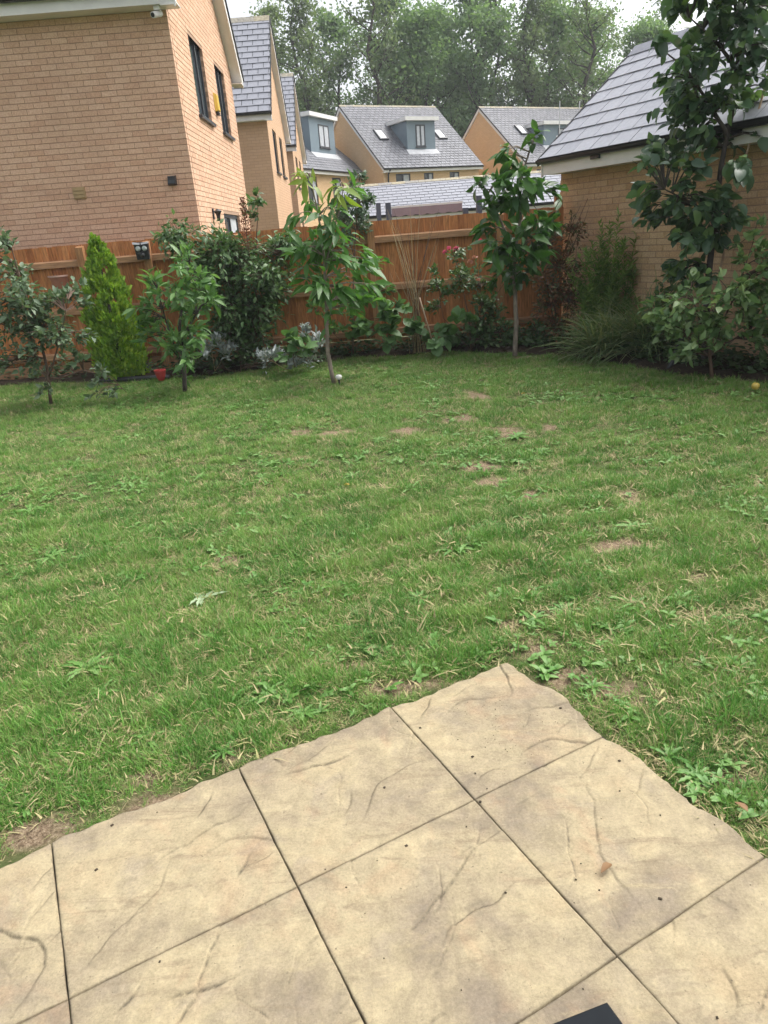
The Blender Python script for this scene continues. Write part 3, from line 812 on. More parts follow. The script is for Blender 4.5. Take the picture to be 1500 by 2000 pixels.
# ------------------------------------------------------------------ fence
FY = 10.68
fence = thing('garden_fence', 'orange brown timber fence of vertical boards closing the far side of the garden', 'fence', (0, FY, 0))
bm_ = MB(); w = 0.118
bm_.hexa([(0,0,0),(w,-.014,0),(w,.006,0),(0,.006,0),(0,0,1.62),(w,-.014,1.62),(w,.006,1.62),(0,.006,1.62)])
board = bm_.mesh('board', MT['fence'])
x = -7.4
while x < 2.8:
    o = inst(board, 'board', fence, Matrix.Translation((x, 0.045 + random.uniform(-.002, .002), 0.2 + random.uniform(-.006, .006))) @ Matrix.Rotation(random.gauss(0, .003), 4, 'Y'))
    x += 0.1005
POSTS = [-5.85, -3.98, -3.05, -1.75, 0.12, 1.95, 2.78]
for i, z in enumerate((0.30, 0.93, 1.58)):
    for a, b in zip([-7.4]+POSTS, POSTS):
        if b-a < .3: continue
        mb = MB(); a2, b2 = a+.052, b-.052
        mb.hexa([(a2,-.035,z-.045),(b2,-.035,z-.045),(b2,.028,z-.045),(a2,.028,z-.045),(a2,-.03,z+.03),(b2,-.03,z+.03),(b2,.028,z+.05),(a2,.028,z+.05)])
        mb.build('rail', MT['rail'], fence)
for i, p in enumerate(POSTS):
    top = 1.97 if i == 6 else 1.80
    MB().hexa([(p-.05,-.075,-.1),(p+.05,-.075,-.1),(p+.05,.025,-.1),(p-.05,.025,-.1),(p-.05,-.075,top-.02),(p+.05,-.075,top-.02),(p+.05,.025,top),(p-.05,.025,top)]).build('post', MT['post'] if i != 6 else MT['fence'], fence)
for a, b in zip([-7.4]+POSTS, POSTS):
    if b-a > .3: MB().box(a+.052, b-.052, -.01, .02, .02, .195).build('gravel_board', MT['rail'], fence)

# ------------------------------------------------------------------ small fittings
# pot on the fence
pot = thing('wall_planter', 'terracotta half round planter hung on the fence boards', 'planter', (-4.36, FY-.04, 1.25))
MB().lathe([(.055,0),(.075,.01),(.12,.14),(.125,.165)], 16, (0,0,0), math.pi, 2*math.pi).build('bowl', MT['terracotta'], pot)
MB().lathe([(.125,.165),(.14,.167),(.14,.19),(.128,.19),(.118,.165)], 16, (0,0,0), math.pi, 2*math.pi).build('rim', plain('pale_rim', (.55,.34,.27), .6), pot)
MB().box(-.12, .12, .002, .012, .02, .18).build('back_plate', MT['terracotta'], pot)
# twin-lens black solar lamp
ol = thing('solar_lamp', 'black solar lamp with two round pale lenses on the fence post', 'lamp', (-3.08, FY-.16, 1.56))
b = MB(); b.hexa([(-.085,0,0),(.085,0,0),(.08,.075,0),(-.08,.075,0),(-.10,-.01,.21),(.10,-.01,.21),(.095,.075,.23),(-.095,.075,.23)]); b.build('body', MT['black'], ol)
for s in (-1, 1):
    e = MB(); e.lathe([(0,.02),(.02,.018),(.032,.008),(.036,0)], 14); me = e.build('lens', plain('pale_lens', (.55,.6,.58), .15), ol); me.matrix_basis = Matrix.Translation((s*.045, -.012, .145)) @ Matrix.Rotation(R(90), 4, 'X')
    MB().hexa([(s*.012,-.035,.195),(s*.105,-.035,.205),(s*.105,.03,.205),(s*.012,.03,.195),(s*.012,-.03,.215),(s*.105,-.03,.232),(s*.105,.03,.232),(s*.012,.03,.215)]).build('brow', MT['silver'], ol)
b = MB(); b.lathe([(0,.05),(.02,.045),(.035,.02),(.04,0)], 12); q = b.build('sensor', MT['black'], ol); q.matrix_basis = Matrix.Translation((0, -.004, .06)) @ Matrix.Rotation(R(90), 4, 'X')
# wall fittings of the near house
vt = thing('flue_cover', 'small black vent cover on the front brick wall', 'vent cover', (-2.75, 11.594, 2.61))
b = MB(); b.hexa([(-.06,-.075,-.055),(.06,-.075,-.055),(.065,0,-.065),(-.065,0,-.065),(-.045,-.075,.05),(.045,-.075,.05),(.065,0,.065),(-.065,0,.065)]); b.build('hood', MT['black'], vt)
MB().box(-.05, .05, -.082, -.0755, -.045, .0).build('flap', MT['anthracite'], vt)
scam = thing('security_camera', 'small white security camera under the eave corner', 'camera', (-2.52, 11.40, 4.70))
MB().box(-.04, .04, -.04, .04, -.03, .02).build('bracket', MT['white'], scam)
b = MB(); b.tube([(.02,.06,-.05),(-.05,-.1,-.1)], .038, 12); b.build('housing', MT['white'], scam)
b = MB(); b.tube([(-.0502,-.1005,-.1002),(-.053,-.107,-.102)], .028, 12); b.build('lens', MT['black'], scam)
ab = thing('alarm_box', 'yellow alarm bell box between the two gable windows', 'alarm box', (-2.44, 14.48, 4.02))
b = MB(); b.hexa([(0,-.11,-.13),(.06,-.09,-.11),(.06,.09,-.11),(0,.11,-.13),(0,-.11,.16),(.05,-.08,.14),(.05,.08,.14),(0,.11,.16)]); b.build('cover', MT['yellow'], ab)
MB().box(.0, .05, -.05, .05, -.19, -.132).build('strobe', MT['black'], ab)
for (x, y, z, lab) in ((-2.44, 12.72, 2.16, 'black wall lantern beside the patio door of the near brick house'), (-2.35, 25.95, 2.1, 'black wall lantern on the second brick house of the row')):
    wl_ = thing('wall_lantern', lab, 'lamp', (x, y, z)); wl_.scale = (.75,)*3
    MB().box(.0, .02, -.05, .05, -.12, .1).build('back_plate', MT['black'], wl_)
    b = MB(); b.lathe([(.03,-.16),(.05,-.02),(.09,.04),(.02,.09)], 12, (.11,0,0)); b.build('shade', MT['black'], wl_)
    MB().box(.02, .12, -.015, .015, .04, .06).build('arm', MT['black'], wl_)
# neighbour's pergola with rolled canopy
pg = thing('pergola', 'slate blue pergola posts with mauve fabric strip rising behind the fence', 'pergola', (0.48, 13.0, 0))
for (x, y, z) in ((0, 0, 2.12), (1.55, 0, 2.12), (-.12, 1.9, 2.2), (1.32, .02, 1.95)):
    MB().box(x-.045, x+.045, y-.045, y+.045, -.05, z).build('post', MT['post_grey'], pg)
MB().box(.047, 1.27, -.02, .02, 2.03, 2.06).build('beam', MT['white'], pg)
b = MB()
n_ = 24
for k in range(n_):
    xa, xb = .05+k*1.21/n_, .05+(k+1)*1.21/n_
    za, zb = 1.90+.012*math.sin(k*1.7), 1.90+.012*math.sin((k+1)*1.7)
    b.hexa([(xa,-.03,za),(xb,-.03,zb),(xb,-.015,zb),(xa,-.015,za),(xa,-.025,2.028),(xb,-.025,2.028),(xb,-.01,2.028),(xa,-.01,2.028)])
b.build('fabric_strip', MT['mauve'], pg)
# black moulded tray on the patio
tr = thing('plastic_tray', 'dark grey moulded plastic tray corner lying on the patio slab', 'tray', (0.41, 0.945, 0.004), R(-12))
m_tray = plain('dark_grey_plastic', (0.012,0.015,0.018), 0.8, scale=30, spec=0.15)
out = [(-.16,-.20),(.075,-.20),(.07,-.05),(.045,.02),(.015,.06),(-.015,.105),(-.16,.03)]
inn = [(p[0]*.62-.012, p[1]*.62-.018) for p in out]
b = MB(); k = len(out)
lay = [(out,0.0),(out,.014),([(p[0]*.95-.002,p[1]*.95-.002) for p in out],.020),(inn,.020),([(p[0]*.9-.004,p[1]*.9-.005) for p in inn],.005)]
vs = [(p[0],p[1],z) for ring, z in lay for p in ring]
fs = [(i*k+j, i*k+(j+1)%k, (i+1)*k+(j+1)%k, (i+1)*k+j) for i in range(len(lay)-1) for j in range(k)]
fs.append(tuple(range((len(lay)-1)*k, len(lay)*k)))
b.add(vs, fs); b.build('rim', m_tray, tr)
MB().lathe([(0,.010),(.02,.011),(.025,.005)], 12, (-.02,.02,0)).build('boss', m_tray, tr)
# red ornament, solar stake light, black edging
ro = thing('red_ornament', 'small red pot half hidden behind the leafy sapling trunk', 'pot', (-2.88, 9.62, 0.02))
MB().lathe([(.035,0),(.06,.05),(.075,.12),(.08,.125),(.08,.145),(.066,.145),(.06,.11)], 16).build('pot', MT['red'], ro)
ss = thing('stake_light', 'tiny white capped solar stake light at the slim tree foot', 'lamp', (-0.42, 8.56, -0.01))
MB().tube([(0,0,-.02),(0,0,.06)], .012, 8).build('stake', MT['black'], ss)
MB().lathe([(.0,.115),(.035,.105),(.042,.085),(.03,.06),(.012,.055)], 14).build('cap', MT['white'], ss)
eg = MB(); eg.tube([(-3.95,9.96,.02),(-3.5,9.86,.035),(-3.1,9.80,.035),(-2.8,9.78,.03)], .035, 8)
tag(eg.build('edging_strip', MT['black'], smooth=True), 'black plastic edging strip at the lawn edge below the conifer', 'edging')
pb = MB(); pb.tube([(3.33,7.85,-.01),(3.42,7.93,.12),(3.55,8.05,.30)], .03, 8)
tag(pb.build('drain_pipe', MT['black'], smooth=True), 'black flexible pipe poking from under the shrubs by the garage', 'pipe')

# ------------------------------------------------------------------ foliage tools
def leaf_template(L, W, prof, droop=0.25, fold=0.25, n=5):
    """leaf from origin along +Y, face up +Z"""
    V, F = [], []
    ts = np.linspace(0, 1, n)
    for t in ts:
        wdt = W/2*np.interp(t, np.linspace(0, 1, len(prof)), prof)
        z = -droop*L*t*t
        V += [(-wdt, L*t, z+fold*wdt), (0, L*t, z), (wdt, L*t, z+fold*wdt)]
    for i in range(n-1):
        a = i*3
        F += [(a, a+1, a+4, a+3), (a+1, a+2, a+5, a+4)]
    return np.array(V), np.array(F)
PO_OV = [0.05, .75, 1, .85, .5, .02]; PO_LA = [0.05, .6, 1, .9, .55, .02]; PO_RD = [.1, .9, 1, 1, .75, .1]

def frames(Dv, upn=None, tw=0.6):
    n = len(Dv)
    y = Dv/np.linalg.norm(Dv, axis=1, keepdims=True)
    u = np.array([[0, 0, 1.0]])+rng.normal(0, tw, (n, 3)) if upn is None else upn
    z = u-(u*y).sum(1, keepdims=True)*y
    z /= np.linalg.norm(z, axis=1, keepdims=True)+1e-9
    return np.cross(y, z), y, z

def scatter_mesh(name, P, Dv, S, tpl, mat, parent, tw=0.6, kind='stuff', smooth=False):
    V, F = tpl
    x, y, z = frames(Dv, tw=tw)
    n = len(P)
    vv = (P[:, None, :] + S[:, None, None]*(V[None, :, 0:1]*x[:, None]+V[None, :, 1:2]*y[:, None]+V[None, :, 2:3]*z[:, None])).reshape(-1, 3)
    ff = (F[None]+(np.arange(n)*len(V))[:, None, None]).reshape(-1, F.shape[1])
    o = bpy.data.objects.new(name, np_mesh(name, vv, ff, mat, smooth))
    link(o, parent)
    if kind: o['kind'] = kind
    return o

def scatter_objs(name, P, Dv, S, meshes, parent, tw=0.6):
    x, y, z = frames(Dv, tw=tw)
    for i in range(len(P)):
        s = S[i]
        m = Matrix(((x[i,0]*s, y[i,0]*s, z[i,0]*s, P[i,0]), (x[i,1]*s, y[i,1]*s, z[i,1]*s, P[i,1]), (x[i,2]*s, y[i,2]*s, z[i,2]*s, P[i,2]), (0,0,0,1)))
        inst(meshes[i % len(meshes)], name, parent, m)

def stem_pts(st, Y, y_off=0.0, wob=0.015):
    """(x,z) list -> world points with a little depth wander"""
    pts = []
    d = 0
    for i, (x, z) in enumerate(st):
        pts.append(Vector((x, Y+d+(y_off if i else 0)*i/max(1, len(st)-1), max(z, -0.03) if i == 0 else z)))
        d += random.uniform(-wob, wob)*2
    # subdivide
    out = []
    for a, b in zip(pts, pts[1:]):
        for k in range(4): out.append(a.lerp(b, k/4)+Vector((random.uniform(-1, 1), random.uniform(-1, 1), 0))*0.004*(1 if k else 0))
    out.append(pts[-1])
    return out

def plant(name, label, cat, spec, leaf, mats, per_m2, r0, bark, tpl=None, depth=1.0, n_obj=300, droop=0.35, size_var=0.36, group=None, objs=True,
          young=None, twig_mat=None, tpl_size=1.0, outward=0.9, nmin=5, part='leaf', smooth=True, split=1.0):
    """stems and leaf clusters laid out in the plane Y, given real depth by spreading each cluster"""
    Y = spec['Y']
    st0 = spec['stems'][0][0]
    root = thing(name, label, cat, (st0[0], Y, 0), group=group)
    off = np.array([st0[0], Y, 0])
    allp = []
    for i, st in enumerate(spec['stems']):
        pts = stem_pts(st, Y, 0 if i == 0 else random.choice([-1, 1])*random.uniform(.08, .22)*depth)
        if i > 0:  # start exactly on the first stem
            q = min(allp, key=lambda p: (Vector((p.x, 0, p.z))-Vector((pts[0].x, 0, pts[0].z))).length)
            pts[0] = q.copy()
        m_ = MB(); k = len(pts); ra = r0*(1 if i == 0 else .55)
        m_.tube([p-Vector(off) for p in pts], [ra*(1-.75*j/(k-1)) for j in range(k)], 8)
        m_.build('trunk' if i == 0 else 'branch', bark, root, smooth=True)
        allp += pts
    ap = np.array([tuple(p) for p in allp])
    P, Dv, S, Yg = [], [], [], []
    tw = MB()
    for ci, (cx, cz, r) in enumerate(spec['cl']):
        nl = max(nmin, int(per_m2*r*r*3.14))
        d2 = (ap[:, 0]-cx)**2+(ap[:, 2]-cz)**2
        cy = Y+rng.normal(0, .30)*depth*min(1, .4+abs(ap[d2.argmin(), 0]-cx)+r)
        cen = np.array([cx, cy, cz])
        ok = ap[:, 2] < cz+0.05
        src = ap[np.where(ok, d2, d2+4).argmin()]
        midp = (src+cen)/2+np.array([0, 0, .04])
        ntw = max(2, nl//9)
        tips = cen+rng.normal(0, .55, (ntw, 3))*r*np.array([1, 1+.5*depth, .9])
        for tp in tips:
            a, b_, c_ = src-off, (midp+(tp-cen)*.4)-off, tp-off
            tw.tube([a, b_, c_], [r0*.22+.002, r0*.14+.0015, .0015], 4)
        w_ = rng.uniform(.25, 1.0, nl)
        ti = tips[rng.integers(0, ntw, nl)]
        bp = (midp+(ti-cen)*.4)*(1-w_[:, None])+ti*w_[:, None]+rng.normal(0, .16*r, (nl, 3))
        dv = (bp-np.array([src[0], src[1], src[2]-.1]))
        dv = dv/(np.linalg.norm(dv, axis=1, keepdims=True)+1e-6)*outward+rng.normal(0, .55, (nl, 3))-np.array([0, 0, droop])
        P.append(bp-off); Dv.append(dv); S.append(tpl_size*(1+rng.uniform(-size_var, size_var, nl)))
        Yg.append(np.full(nl, bool(young and young(cx, cz))))
    if tw.v: tw.build('twigs', twig_mat or bark, root, kind='stuff')
    P, Dv, S, Yg = np.concatenate(P), np.concatenate(Dv), np.concatenate(S), np.concatenate(Yg)
    keep = P[:, 2] > 0.015
    P, Dv, S, Yg = P[keep], Dv[keep], S[keep], Yg[keep]
    ms = mats if isinstance(mats, (list, tuple)) else [mats]
    if objs:
        order = np.argsort(P[:, 1]+rng.normal(0, .05, len(P)))
        a, b_ = order[:n_obj], order[n_obj:]
        for flag, ml in ((False, ms), (True, [MT['l_walnut_young']] if young else ms)):
            s1 = a[Yg[a] == flag]
            if len(s1):
                meshes = []
                for mt in ml:
                    for fo, dr in ((.3, .3), (.12, .65), (.5, .1), (.4, .45), (.2, .2)):
                        V, F = leaf_template(*leaf, droop=dr, fold=fo); meshes.append(np_mesh(part, V, F, mt, True))
                scatter_objs(part, P[s1], Dv[s1], S[s1], meshes, root)
        if len(b_): scatter_mesh('foliage', P[b_], Dv[b_], S[b_], leaf_template(*leaf, droop=.3, fold=.3), ms[0], root, smooth=True)
    else:
        scatter_mesh('foliage', P, Dv, S, tpl or leaf_template(*leaf, droop=.3, fold=.3, n=3), ms[0], root)
    return root, off

# plants: stems and leaf clusters as (x, z[, radius]) in metres in the upright plane at distance Y
WALNUT = dict(Y=8.65, stems=[[(-0.49, -0.01), (-0.53, 0.35), (-0.5, 0.78), (-0.48, 1.13), (-0.45, 1.58), (-0.48, 1.9), (-0.52, 2.3)], [(-0.47, 1.3), (-0.32, 1.73), (-0.22, 1.99), (-0.17, 2.19)]],
  cl=[(-0.57, 2.31, 0.12), (-0.49, 2.26, 0.08), (-0.18, 2.19, 0.14), (-0.06, 2.14, 0.08), (-0.61, 2.02, 0.1), (-0.58, 1.86, 0.15), (-0.37, 1.95, 0.12), (-0.3, 1.76, 0.17), (-0.49, 1.63, 0.25), (-0.71, 1.48, 0.19), (-0.3, 1.45, 0.25), (-0.05, 1.55, 0.16), (0.08, 1.37, 0.13), (0.09, 1.11, 0.13), (-0.08, 1.21, 0.22), (-0.62, 1.19, 0.22), (-0.39, 1.09, 0.25), (-0.17, 0.93, 0.21), (-0.04, 0.86, 0.11), (-0.33, 0.81, 0.13), (-0.79, 1.32, 0.11), (-0.5, 0.66, 0.07), (-0.76, 1.6, 0.12)])
CHERRY = dict(Y=9.47, stems=[[(1.92, 0.0), (1.94, 0.37), (1.93, 0.76), (1.91, 1.02), (1.94, 1.39), (2.01, 1.74), (1.99, 2.09), (2.08, 2.37), (2.19, 2.67)], [(1.95, 1.26), (1.76, 1.7), (1.61, 2.01), (1.48, 2.16)], [(1.95, 1.51), (2.18, 1.61), (2.44, 1.68)]],
  cl=[(2.19, 2.63, 0.09), (2.14, 2.53, 0.06), (1.77, 2.53, 0.07), (1.8, 2.45, 0.05), (1.92, 2.27, 0.13), (1.55, 2.18, 0.11), (1.46, 2.1, 0.08), (1.77, 2.17, 0.15), (2.11, 2.14, 0.16), (1.64, 1.97, 0.15), (1.89, 1.93, 0.22), (2.15, 1.94, 0.19), (1.73, 1.7, 0.17), (1.63, 1.56, 0.12), (1.95, 1.63, 0.16), (2.28, 1.66, 0.13), (2.44, 1.65, 0.12), (1.79, 1.34, 0.25), (2.08, 1.31, 0.22), (1.56, 1.41, 0.14), (1.89, 1.08, 0.22), (1.69, 1.16, 0.17), (2.12, 1.0, 0.15), (1.92, 0.92, 0.08)])
SAPLING = dict(Y=8.8, stems=[[(-2.37, -0.0), (-2.32, 0.41), (-2.3, 0.78), (-2.16, 1.24), (-2.01, 1.6)], [(-2.34, 0.28), (-2.43, 0.79), (-2.45, 1.26)], [(-2.29, 0.65), (-2.02, 1.0), (-1.84, 1.1)]],
  cl=[(-2.01, 1.55, 0.13), (-2.15, 1.47, 0.13), (-1.99, 1.35, 0.19), (-2.25, 1.25, 0.19), (-2.52, 1.27, 0.16), (-1.93, 1.14, 0.16), (-2.44, 1.03, 0.21), (-2.15, 0.95, 0.21), (-2.65, 0.92, 0.16), (-1.83, 0.98, 0.13), (-2.31, 0.72, 0.19), (-2.56, 0.74, 0.16), (-2.1, 0.7, 0.14), (-2.22, 0.53, 0.16), (-2.48, 0.48, 0.16), (-2.34, 0.22, 0.11), (-2.08, 0.45, 0.11), (-2.38, 0.1, 0.08)])
PEAR = dict(Y=7.95, stems=[[(3.78, -0.02), (3.75, 0.64), (3.75, 1.07), (3.77, 1.53), (3.8, 2.02), (3.83, 2.3), (3.89, 2.62), (3.89, 3.06), (3.81, 3.48), (3.75, 3.77)], [(3.83, 2.3), (3.6, 2.64), (3.37, 2.96), (3.15, 3.15)], [(3.77, 1.53), (3.48, 1.7), (3.14, 1.87)], [(3.89, 2.84), (3.6, 3.16), (3.33, 3.39)]],
  cl=[(3.32, 3.49, 0.17), (3.57, 3.43, 0.22), (3.87, 3.41, 0.25), (3.23, 3.42, 0.11), (3.7, 3.15, 0.25), (4.01, 3.09, 0.22), (3.33, 3.04, 0.19), (3.1, 3.17, 0.09), (2.94, 3.17, 0.07), (3.11, 2.98, 0.1), (3.57, 2.9, 0.25), (3.89, 2.84, 0.23), (4.12, 2.69, 0.16), (3.28, 2.79, 0.17), (3.07, 2.89, 0.07), (3.45, 2.65, 0.21), (3.71, 2.63, 0.19), (3.3, 2.52, 0.18), (3.54, 2.46, 0.19), (3.21, 2.41, 0.12), (3.82, 3.02, 0.22), (3.43, 2.26, 0.19), (3.69, 2.29, 0.14), (3.27, 2.24, 0.14), (3.96, 2.22, 0.06), (4.06, 2.31, 0.06), (3.34, 2.05, 0.19), (3.61, 2.03, 0.16), (3.14, 1.9, 0.16), (2.99, 1.84, 0.11), (3.36, 1.81, 0.22), (3.64, 1.74, 0.21), (3.21, 1.67, 0.19), (3.49, 1.55, 0.22), (3.74, 1.53, 0.16), (3.9, 1.52, 0.1), (3.11, 1.58, 0.11), (3.4, 1.35, 0.19), (3.68, 1.33, 0.14), (3.92, 1.37, 0.07), (3.42, 1.09, 0.17), (3.58, 0.89, 0.17), (3.25, 1.16, 0.11), (2.87, 2.17, 0.05), (2.97, 2.1, 0.05), (3.54, 3.7, 0.34), (3.88, 3.72, 0.29)])
APPLE = dict(Y=7.3, stems=[[(3.57, -0.02), (3.51, 0.3), (3.4, 0.57), (3.27, 0.89)], [(3.53, 0.25), (3.66, 0.6), (3.79, 0.9), (3.89, 1.28), (3.94, 1.48)], [(3.53, 0.2), (3.25, 0.48), (2.97, 0.71)], [(3.54, 0.25), (3.84, 0.44), (4.1, 0.47)]],
  cl=[(2.92, 0.71, 0.09), (3.17, 0.77, 0.18), (3.26, 0.94, 0.11), (3.53, 0.87, 0.18), (3.79, 0.9, 0.21), (3.99, 0.95, 0.18), (3.25, 0.53, 0.18), (3.56, 0.56, 0.2), (3.87, 0.61, 0.21), (4.06, 0.37, 0.18), (3.32, 0.32, 0.15), (3.03, 0.55, 0.15), (3.69, 0.37, 0.15), (3.22, 0.22, 0.11), (3.89, 1.32, 0.09), (3.83, 1.18, 0.09), (3.96, 1.13, 0.09), (3.76, 1.09, 0.08), (3.96, 1.46, 0.06), (4.26, 0.86, 0.21), (4.31, 0.45, 0.21)])
LEFT = dict(Y=8.6, stems=[[(-3.97, 0.02), (-3.92, 0.44), (-3.92, 0.93), (-3.98, 1.39), (-3.99, 1.92)], [(-3.92, 0.32), (-3.61, 0.84), (-3.34, 1.35)], [(-3.91, 0.29), (-3.51, 0.38), (-3.22, 0.26), (-3.09, 0.05)], [(-3.92, 0.81), (-4.16, 0.95), (-4.43, 1.08)]],
  cl=[(-4.04, 1.84, 0.15), (-4.04, 1.51, 0.17), (-3.92, 1.16, 0.22), (-4.22, 0.95, 0.2), (-3.81, 0.92, 0.23), (-4.06, 0.64, 0.18), (-3.67, 1.2, 0.18), (-3.41, 1.29, 0.15), (-3.36, 1.12, 0.1), (-3.58, 0.84, 0.16), (-3.92, 0.44, 0.1), (-3.47, 0.53, 0.12), (-3.31, 0.3, 0.13), (-3.12, 0.1, 0.08), (-3.37, 0.15, 0.08), (-4.14, 1.23, 0.15), (-3.68, 0.43, 0.08), (-4.45, 1.2, 0.23), (-4.33, 1.64, 0.17), (-3.95, 0.23, 0.09), (-4.14, 0.35, 0.11), (-3.74, 0.67, 0.14), (-4.04, 1.17, 0.18), (-3.78, 1.38, 0.17), (-4.44, 0.61, 0.18), (-3.35, 0.82, 0.1), (-3.94, 0.87, 0.21)])
CLIMBER = dict(Y=10.2, stems=[[(-1.89, 0.07), (-1.85, 0.57), (-1.87, 1.13), (-1.93, 1.66)], [(-1.85, 0.07), (-1.51, 0.69), (-1.29, 1.22), (-1.13, 1.6)], [(-1.85, 0.57), (-2.15, 1.15), (-2.46, 1.77)], [(-1.46, 1.5), (-1.39, 1.88), (-1.32, 2.25)]],
  cl=[(-2.39, 1.77, 0.23), (-1.99, 1.68, 0.27), (-1.6, 1.51, 0.28), (-1.18, 1.54, 0.24), (-2.19, 1.35, 0.26), (-1.85, 1.26, 0.29), (-1.36, 1.22, 0.29), (-1.76, 0.91, 0.34), (-1.42, 0.82, 0.27), (-2.0, 0.72, 0.24), (-1.6, 0.55, 0.29), (-0.99, 1.66, 0.15), (-2.63, 1.81, 0.14), (-1.24, 1.08, 0.21), (-2.1, 1.01, 0.18), (-1.83, 0.43, 0.22), (-2.22, 1.15, 0.18), (-2.11, 0.52, 0.19), (-0.82, 1.58, 0.12), (-1.34, 2.16, 0.1), (-1.4, 1.97, 0.08)])
GREY = dict(Y=10.4, stems=[[(-0.27, 0.06), (-0.18, 0.99), (-0.08, 1.72), (0.02, 2.35)], [(-0.13, 1.39), (-0.24, 1.86), (-0.3, 2.06)]],
  cl=[(-0.01, 2.17, 0.17), (-0.21, 2.05, 0.17), (0.05, 1.9, 0.14), (-0.11, 1.79, 0.18), (-0.3, 1.87, 0.15), (0.02, 2.35, 0.09), (-0.19, 1.66, 0.13), (0.09, 2.06, 0.1)])
TRAIL = dict(Y=10.05, stems=[[(0.32, 0.1), (0.27, 0.43), (0.15, 0.68)], [(0.36, 0.1), (0.7, 0.32), (0.99, 0.34)], [(0.32, 0.1), (0.98, 0.17), (1.42, 0.34)]],
  cl=[(0.18, 0.64, 0.16), (0.27, 0.43, 0.21), (0.63, 0.4, 0.19), (0.92, 0.31, 0.22), (1.2, 0.25, 0.16), (0.44, 0.69, 0.11), (1.42, 0.34, 0.12), (-0.17, 0.32, 0.16), (-0.01, 0.52, 0.1)])
ROSE = dict(Y=10.1, stems=[[(1.42, 0.01), (1.4, 0.47), (1.31, 1.03), (1.18, 1.43)], [(1.46, 0.01), (1.58, 0.6), (1.56, 1.14), (1.54, 1.47)], [(1.41, 0.01), (1.04, 0.5), (0.96, 1.05)], [(1.46, 0.26), (1.87, 0.85), (2.22, 1.19)]],
  cl=[(1.25, 1.3, 0.14), (1.34, 1.02, 0.18), (1.55, 0.87, 0.18), (1.62, 0.6, 0.19), (1.54, 0.32, 0.19), (1.16, 0.84, 0.12), (1.7, 0.17, 0.16), (0.95, 0.92, 0.12), (0.92, 1.12, 0.08), (0.94, 0.65, 0.11)],
  fl= [(1.14, 1.39), (1.25, 1.39), (1.09, 1.35), (1.21, 1.35), (1.56, 1.46), (1.49, 1.25), (2.22, 1.19), (1.53, 0.96), (1.42, 1.21)])
BROWN = dict(Y=10.0, stems=[[(2.64, -0.11), (2.59, 0.53), (2.69, 1.19), (3.0, 1.88)], [(2.66, -0.11), (2.48, 0.81), (2.41, 1.41)], [(2.64, -0.03), (2.84, 0.78), (2.89, 1.44)], [(2.69, 1.19), (2.8, 1.63), (2.88, 1.81)], [(2.69, 1.06), (2.95, 1.56), (3.05, 1.8)]],
  cl=[(2.55, 1.33, 0.24), (2.69, 1.06, 0.27), (2.52, 0.81, 0.24), (2.77, 0.65, 0.24), (2.64, 0.25, 0.25), (2.8, 1.51, 0.16), (2.38, 0.55, 0.16)])
SILVA = dict(Y=9.85, stems=[[(-2.19, 0.05), (-2.19, 0.3), (-2.23, 0.47)], [(-2.18, 0.05), (-2.01, 0.28), (-1.98, 0.49)]],
  cl=[(-2.24, 0.37, 0.14), (-2.09, 0.46, 0.1), (-2.01, 0.27, 0.12), (-2.34, 0.24, 0.08), (-1.93, 0.34, 0.07)])
SILVB = dict(Y=9.6, stems=[[(-1.17, 0.03), (-1.36, 0.17), (-1.45, 0.24)], [(-1.13, 0.03), (-0.86, 0.3), (-0.84, 0.57)], [(-1.12, 0.03), (-0.79, 0.16), (-0.68, 0.35)]],
  cl=[(-1.44, 0.19, 0.14), (-1.25, 0.23, 0.1), (-0.85, 0.51, 0.1), (-0.77, 0.33, 0.12), (-0.91, 0.15, 0.11), (-0.69, 0.39, 0.07), (-1.06, 0.07, 0.1)])
BROAD = dict(Y=9.45, stems=[[(-1.04, 0.08), (-1.04, 0.3), (-1.09, 0.51)], [(-1.04, 0.08), (-0.92, 0.26), (-0.83, 0.42)]],
  cl=[(-1.03, 0.47, 0.16), (-0.9, 0.38, 0.13), (-1.15, 0.28, 0.12), (-0.84, 0.25, 0.09)])
FILLA = dict(Y=10.2, stems=[[(1.91, -0.08), (1.84, 0.22), (1.74, 0.51)], [(1.95, -0.08), (2.25, 0.11), (2.39, 0.32)]],
  cl=[(1.51, 0.24, 0.18), (1.74, 0.44, 0.19), (1.92, 0.28, 0.16), (2.17, 0.12, 0.18), (2.39, 0.24, 0.18), (1.95, 0.03, 0.15), (2.47, -0.01, 0.15)])
FILLB = dict(Y=8.5, stems=[[(3.6, -0.08), (3.53, 0.36), (3.47, 0.78)], [(3.6, -0.08), (3.75, 0.29), (3.67, 0.88)]],
  cl=[(3.33, 0.62, 0.16), (3.47, 0.37, 0.17), (3.57, 0.72, 0.16), (3.72, 0.35, 0.16), (3.56, 0.06, 0.15), (3.29, 0.32, 0.12), (3.84, -0.02, 0.14), (3.61, 0.94, 0.12)])
FILLC = dict(Y=10.35, stems=[[(-0.26, 0.07), (-0.23, 0.5), (-0.01, 0.84)], [(-0.26, 0.07), (-0.6, 0.46), (-0.72, 0.68)]],
  cl=[(-0.21, 0.71, 0.16), (0.02, 0.83, 0.14), (0.21, 0.89, 0.13), (-0.45, 0.45, 0.15), (-0.72, 0.68, 0.13), (-0.16, 0.42, 0.13), (0.39, 0.94, 0.1)])
